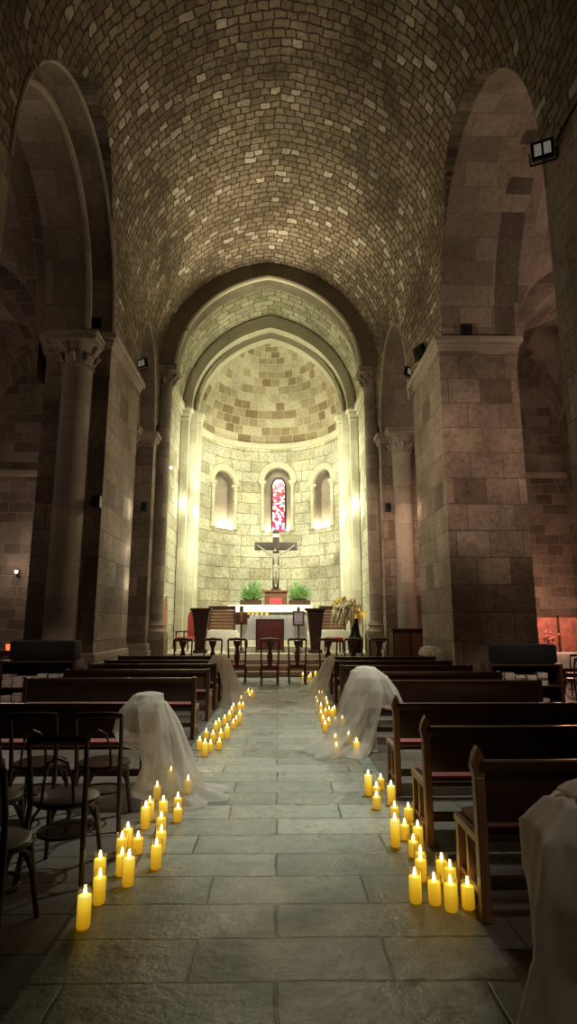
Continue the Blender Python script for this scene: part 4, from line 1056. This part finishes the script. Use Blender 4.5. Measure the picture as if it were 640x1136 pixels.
# ------------------------------------------------------------------ light
def lamp(kind, loc, energy, col, size=.2, target=None, spot=None, blend=.5, name='lamp_or_fill_light'):
    l = bpy.data.lights.new(name, kind); l.energy = energy; l.color = col
    o = bpy.data.objects.new(name, l); C.objects.link(o); o.location = loc
    if kind == 'AREA': l.size = size
    else: l.shadow_soft_size = size
    if kind == 'SPOT': l.spot_size = math.radians(spot); l.spot_blend = blend
    if target is not None: o.rotation_euler = (Vector(target) - Vector(loc)).to_track_quat('-Z', 'Y').to_euler()
    return o
APC = (1.0, 1.0, .72)
# floods on the niche sills
for k, (c, h, zs, zp) in enumerate(NICHE):
    for sg in ((1,) if k == 0 else (-1,) if k == 2 else (-1, 1)):
        x, y, z = ap(c + sg * h * .62, zs + .14, RA + .16)
        lamp('POINT', (x, y, z), 52 if k != 1 else 30, APC, .06)
# floods at the pilasters, added chancel fill, and the wall spot lamp
for side in (-1, 1):
    lamp('POINT', (XC + side * 2.86, YA + .12, 5.9), 46, APC, .08)
    lamp('POINT', (XC + side * 3.25, YA - .55, 6.2), 22, APC, .08)
    lamp('SPOT', (XC + side * 2.7, 21.9, 5.9), 740, APC, .15, (XC - side * .6, 24.2, 12.0), 110, .9)
    lamp('SPOT', (XC + side * 2.9, 20.2, 5.6), 1050, APC, .2, (XC - side * 1.2, 24.6, 2.6), 115, .9)  # added spot lighting the altar from the chancel side
    lamp('SPOT', (XC - side * 2.4, 19.6, 7.5), 300, APC, .2, (XC + side * 3.4, 20.8, 4.2), 120, 1.0)  # added cross light for the chancel walls
lamp('AREA', (XC, 21.2, 9.9), 430, APC, 1.6, (XC, 24.5, 3.0))  # added overhead fill, no fixture here
lamp('SPOT', (-3.55, 19.65, 6.9), 260, (.9, .97, 1.0), .06, (0.3, 20.8, 1.2), 90, .8)
# wash added over the nave vault from near the chancel imposts
for side in (-1, 1):
    lamp('SPOT', (XC + side * 2.3, 18.2, 9.4), 800, (1.0, .88, .62), .3, (XC - side * 1.0, 15.6, 14.0), 92, 1.0)
lamp('SPOT', (-.2, 14.2, 6.4), 420, (1.0, .93, .78), .25, (-.2, 20.2, 1.4), 42, .9)  # added spot to brighten the altar fronts
# added fill in nave and aisles, besides lamps for shrine, sconce and left pier
lamp('POINT', (.8, 10.6, 7.0), 32, (1.0, .86, .66), .5)
lamp('SPOT', (-2.6, 9.0, 5.0), 600, (1.0, .82, .62), .4, (3.9, 13.6, 7.0), 80, 1.0)
lamp('SPOT', (XC, 18.4, 10.0), 800, (1.0, .95, .78), .2, (XC, 20.4, 1.4), 60, .8)  # added front light for the altar, under the chancel arch
lamp('SPOT', (.2, 11.5, 7.5), 260, (1.0, .86, .68), .3, (0, 16.0, .8), 45, .9)
lamp('POINT', (-.2, 13.6, 6.0), 130, (1.0, .86, .62), .4)
lamp('SPOT', (2.6, 9.2, 5.6), 300, (1.0, .70, .54), .4, (4.8, 12.9, 5.0), 75, 1.0)
lamp('POINT', (8.6, 11.0, 7.0), 210, (1.0, .70, .56), .4)
lamp('POINT', (-8.6, 10.6, 6.6), 60, (1.0, .80, .66), .4)
lamp('POINT', (-7.4, 16.8, 3.6), 50, (1.0, .76, .64), .3)
lamp('POINT', (8.0, 16.7, 2.2), 95, (1.0, .55, .38), .1)
lamp('POINT', (-8.2, 18.0, 3.2), 8, (1.0, .78, .6), .06)
lamp('SPOT', (3.3, 14.6, 4.6), 330, (1.0, .66, .50), .3, (4.1, 18.6, 4.2), 70, 1.0)
for zz in (2.6, 3.5, 4.5): lamp('POINT', (-3.62, 15.1, zz), 9, (1.0, .92, .72), .05)
lamp('SPOT', (-4.4, 9.3, 3.6), 130, (1.0, .8, .65), .2, (-4.5, 11.4, .5), 45, 1.0)  # first of two added spots brightening the bookcases
lamp('SPOT', (4.7, 9.3, 3.6), 220, (1.0, .8, .65), .2, (4.8, 11.4, .5), 45, 1.0)
# added spot brightening the aisle floor, set out from the near right floodlight
lamp('SPOT', (2.2, 7.6, 8.2), 2000, (.93, 1.0, .90), .25, (0.0, 7.7, 0), 55, .6)
lamp('SPOT', (2.2, 1.2, 5.5), 150, (1.0, .88, .74), .25, (1.25, 2.6, .7), 30, .9)  # added unseen spot for the nearest tulle bow

# world: night outside
w = bpy.data.worlds.new('night'); sc.world = w; w.use_nodes = True
w.node_tree.nodes['Background'].inputs[0].default_value = (0, 0, 0, 1)

# ------------------------------------------------------------------ camera
cd = bpy.data.cameras.new('camera'); cam = bpy.data.objects.new('camera', cd); C.objects.link(cam)
cd.sensor_fit = 'HORIZONTAL'; cd.sensor_width = 36; cd.lens = 36.0 * 640 / 640
cam.location = (0, 0, 1.6)
pitch = math.radians(10.8); yaw = math.atan(12 / 640 * math.cos(pitch))
cam.rotation_euler = (PI / 2 + pitch, 0, -yaw)
cd.clip_end = 200; cd.clip_start = .05
sc.camera = cam
sc.view_settings.view_transform = 'Standard'; sc.view_settings.look = 'None'
sc.cycles.use_denoising = True
sc.cycles.max_bounces = 8; sc.cycles.diffuse_bounces = 4; sc.cycles.transparent_max_bounces = 24
sc.cycles.sample_clamp_indirect = 6
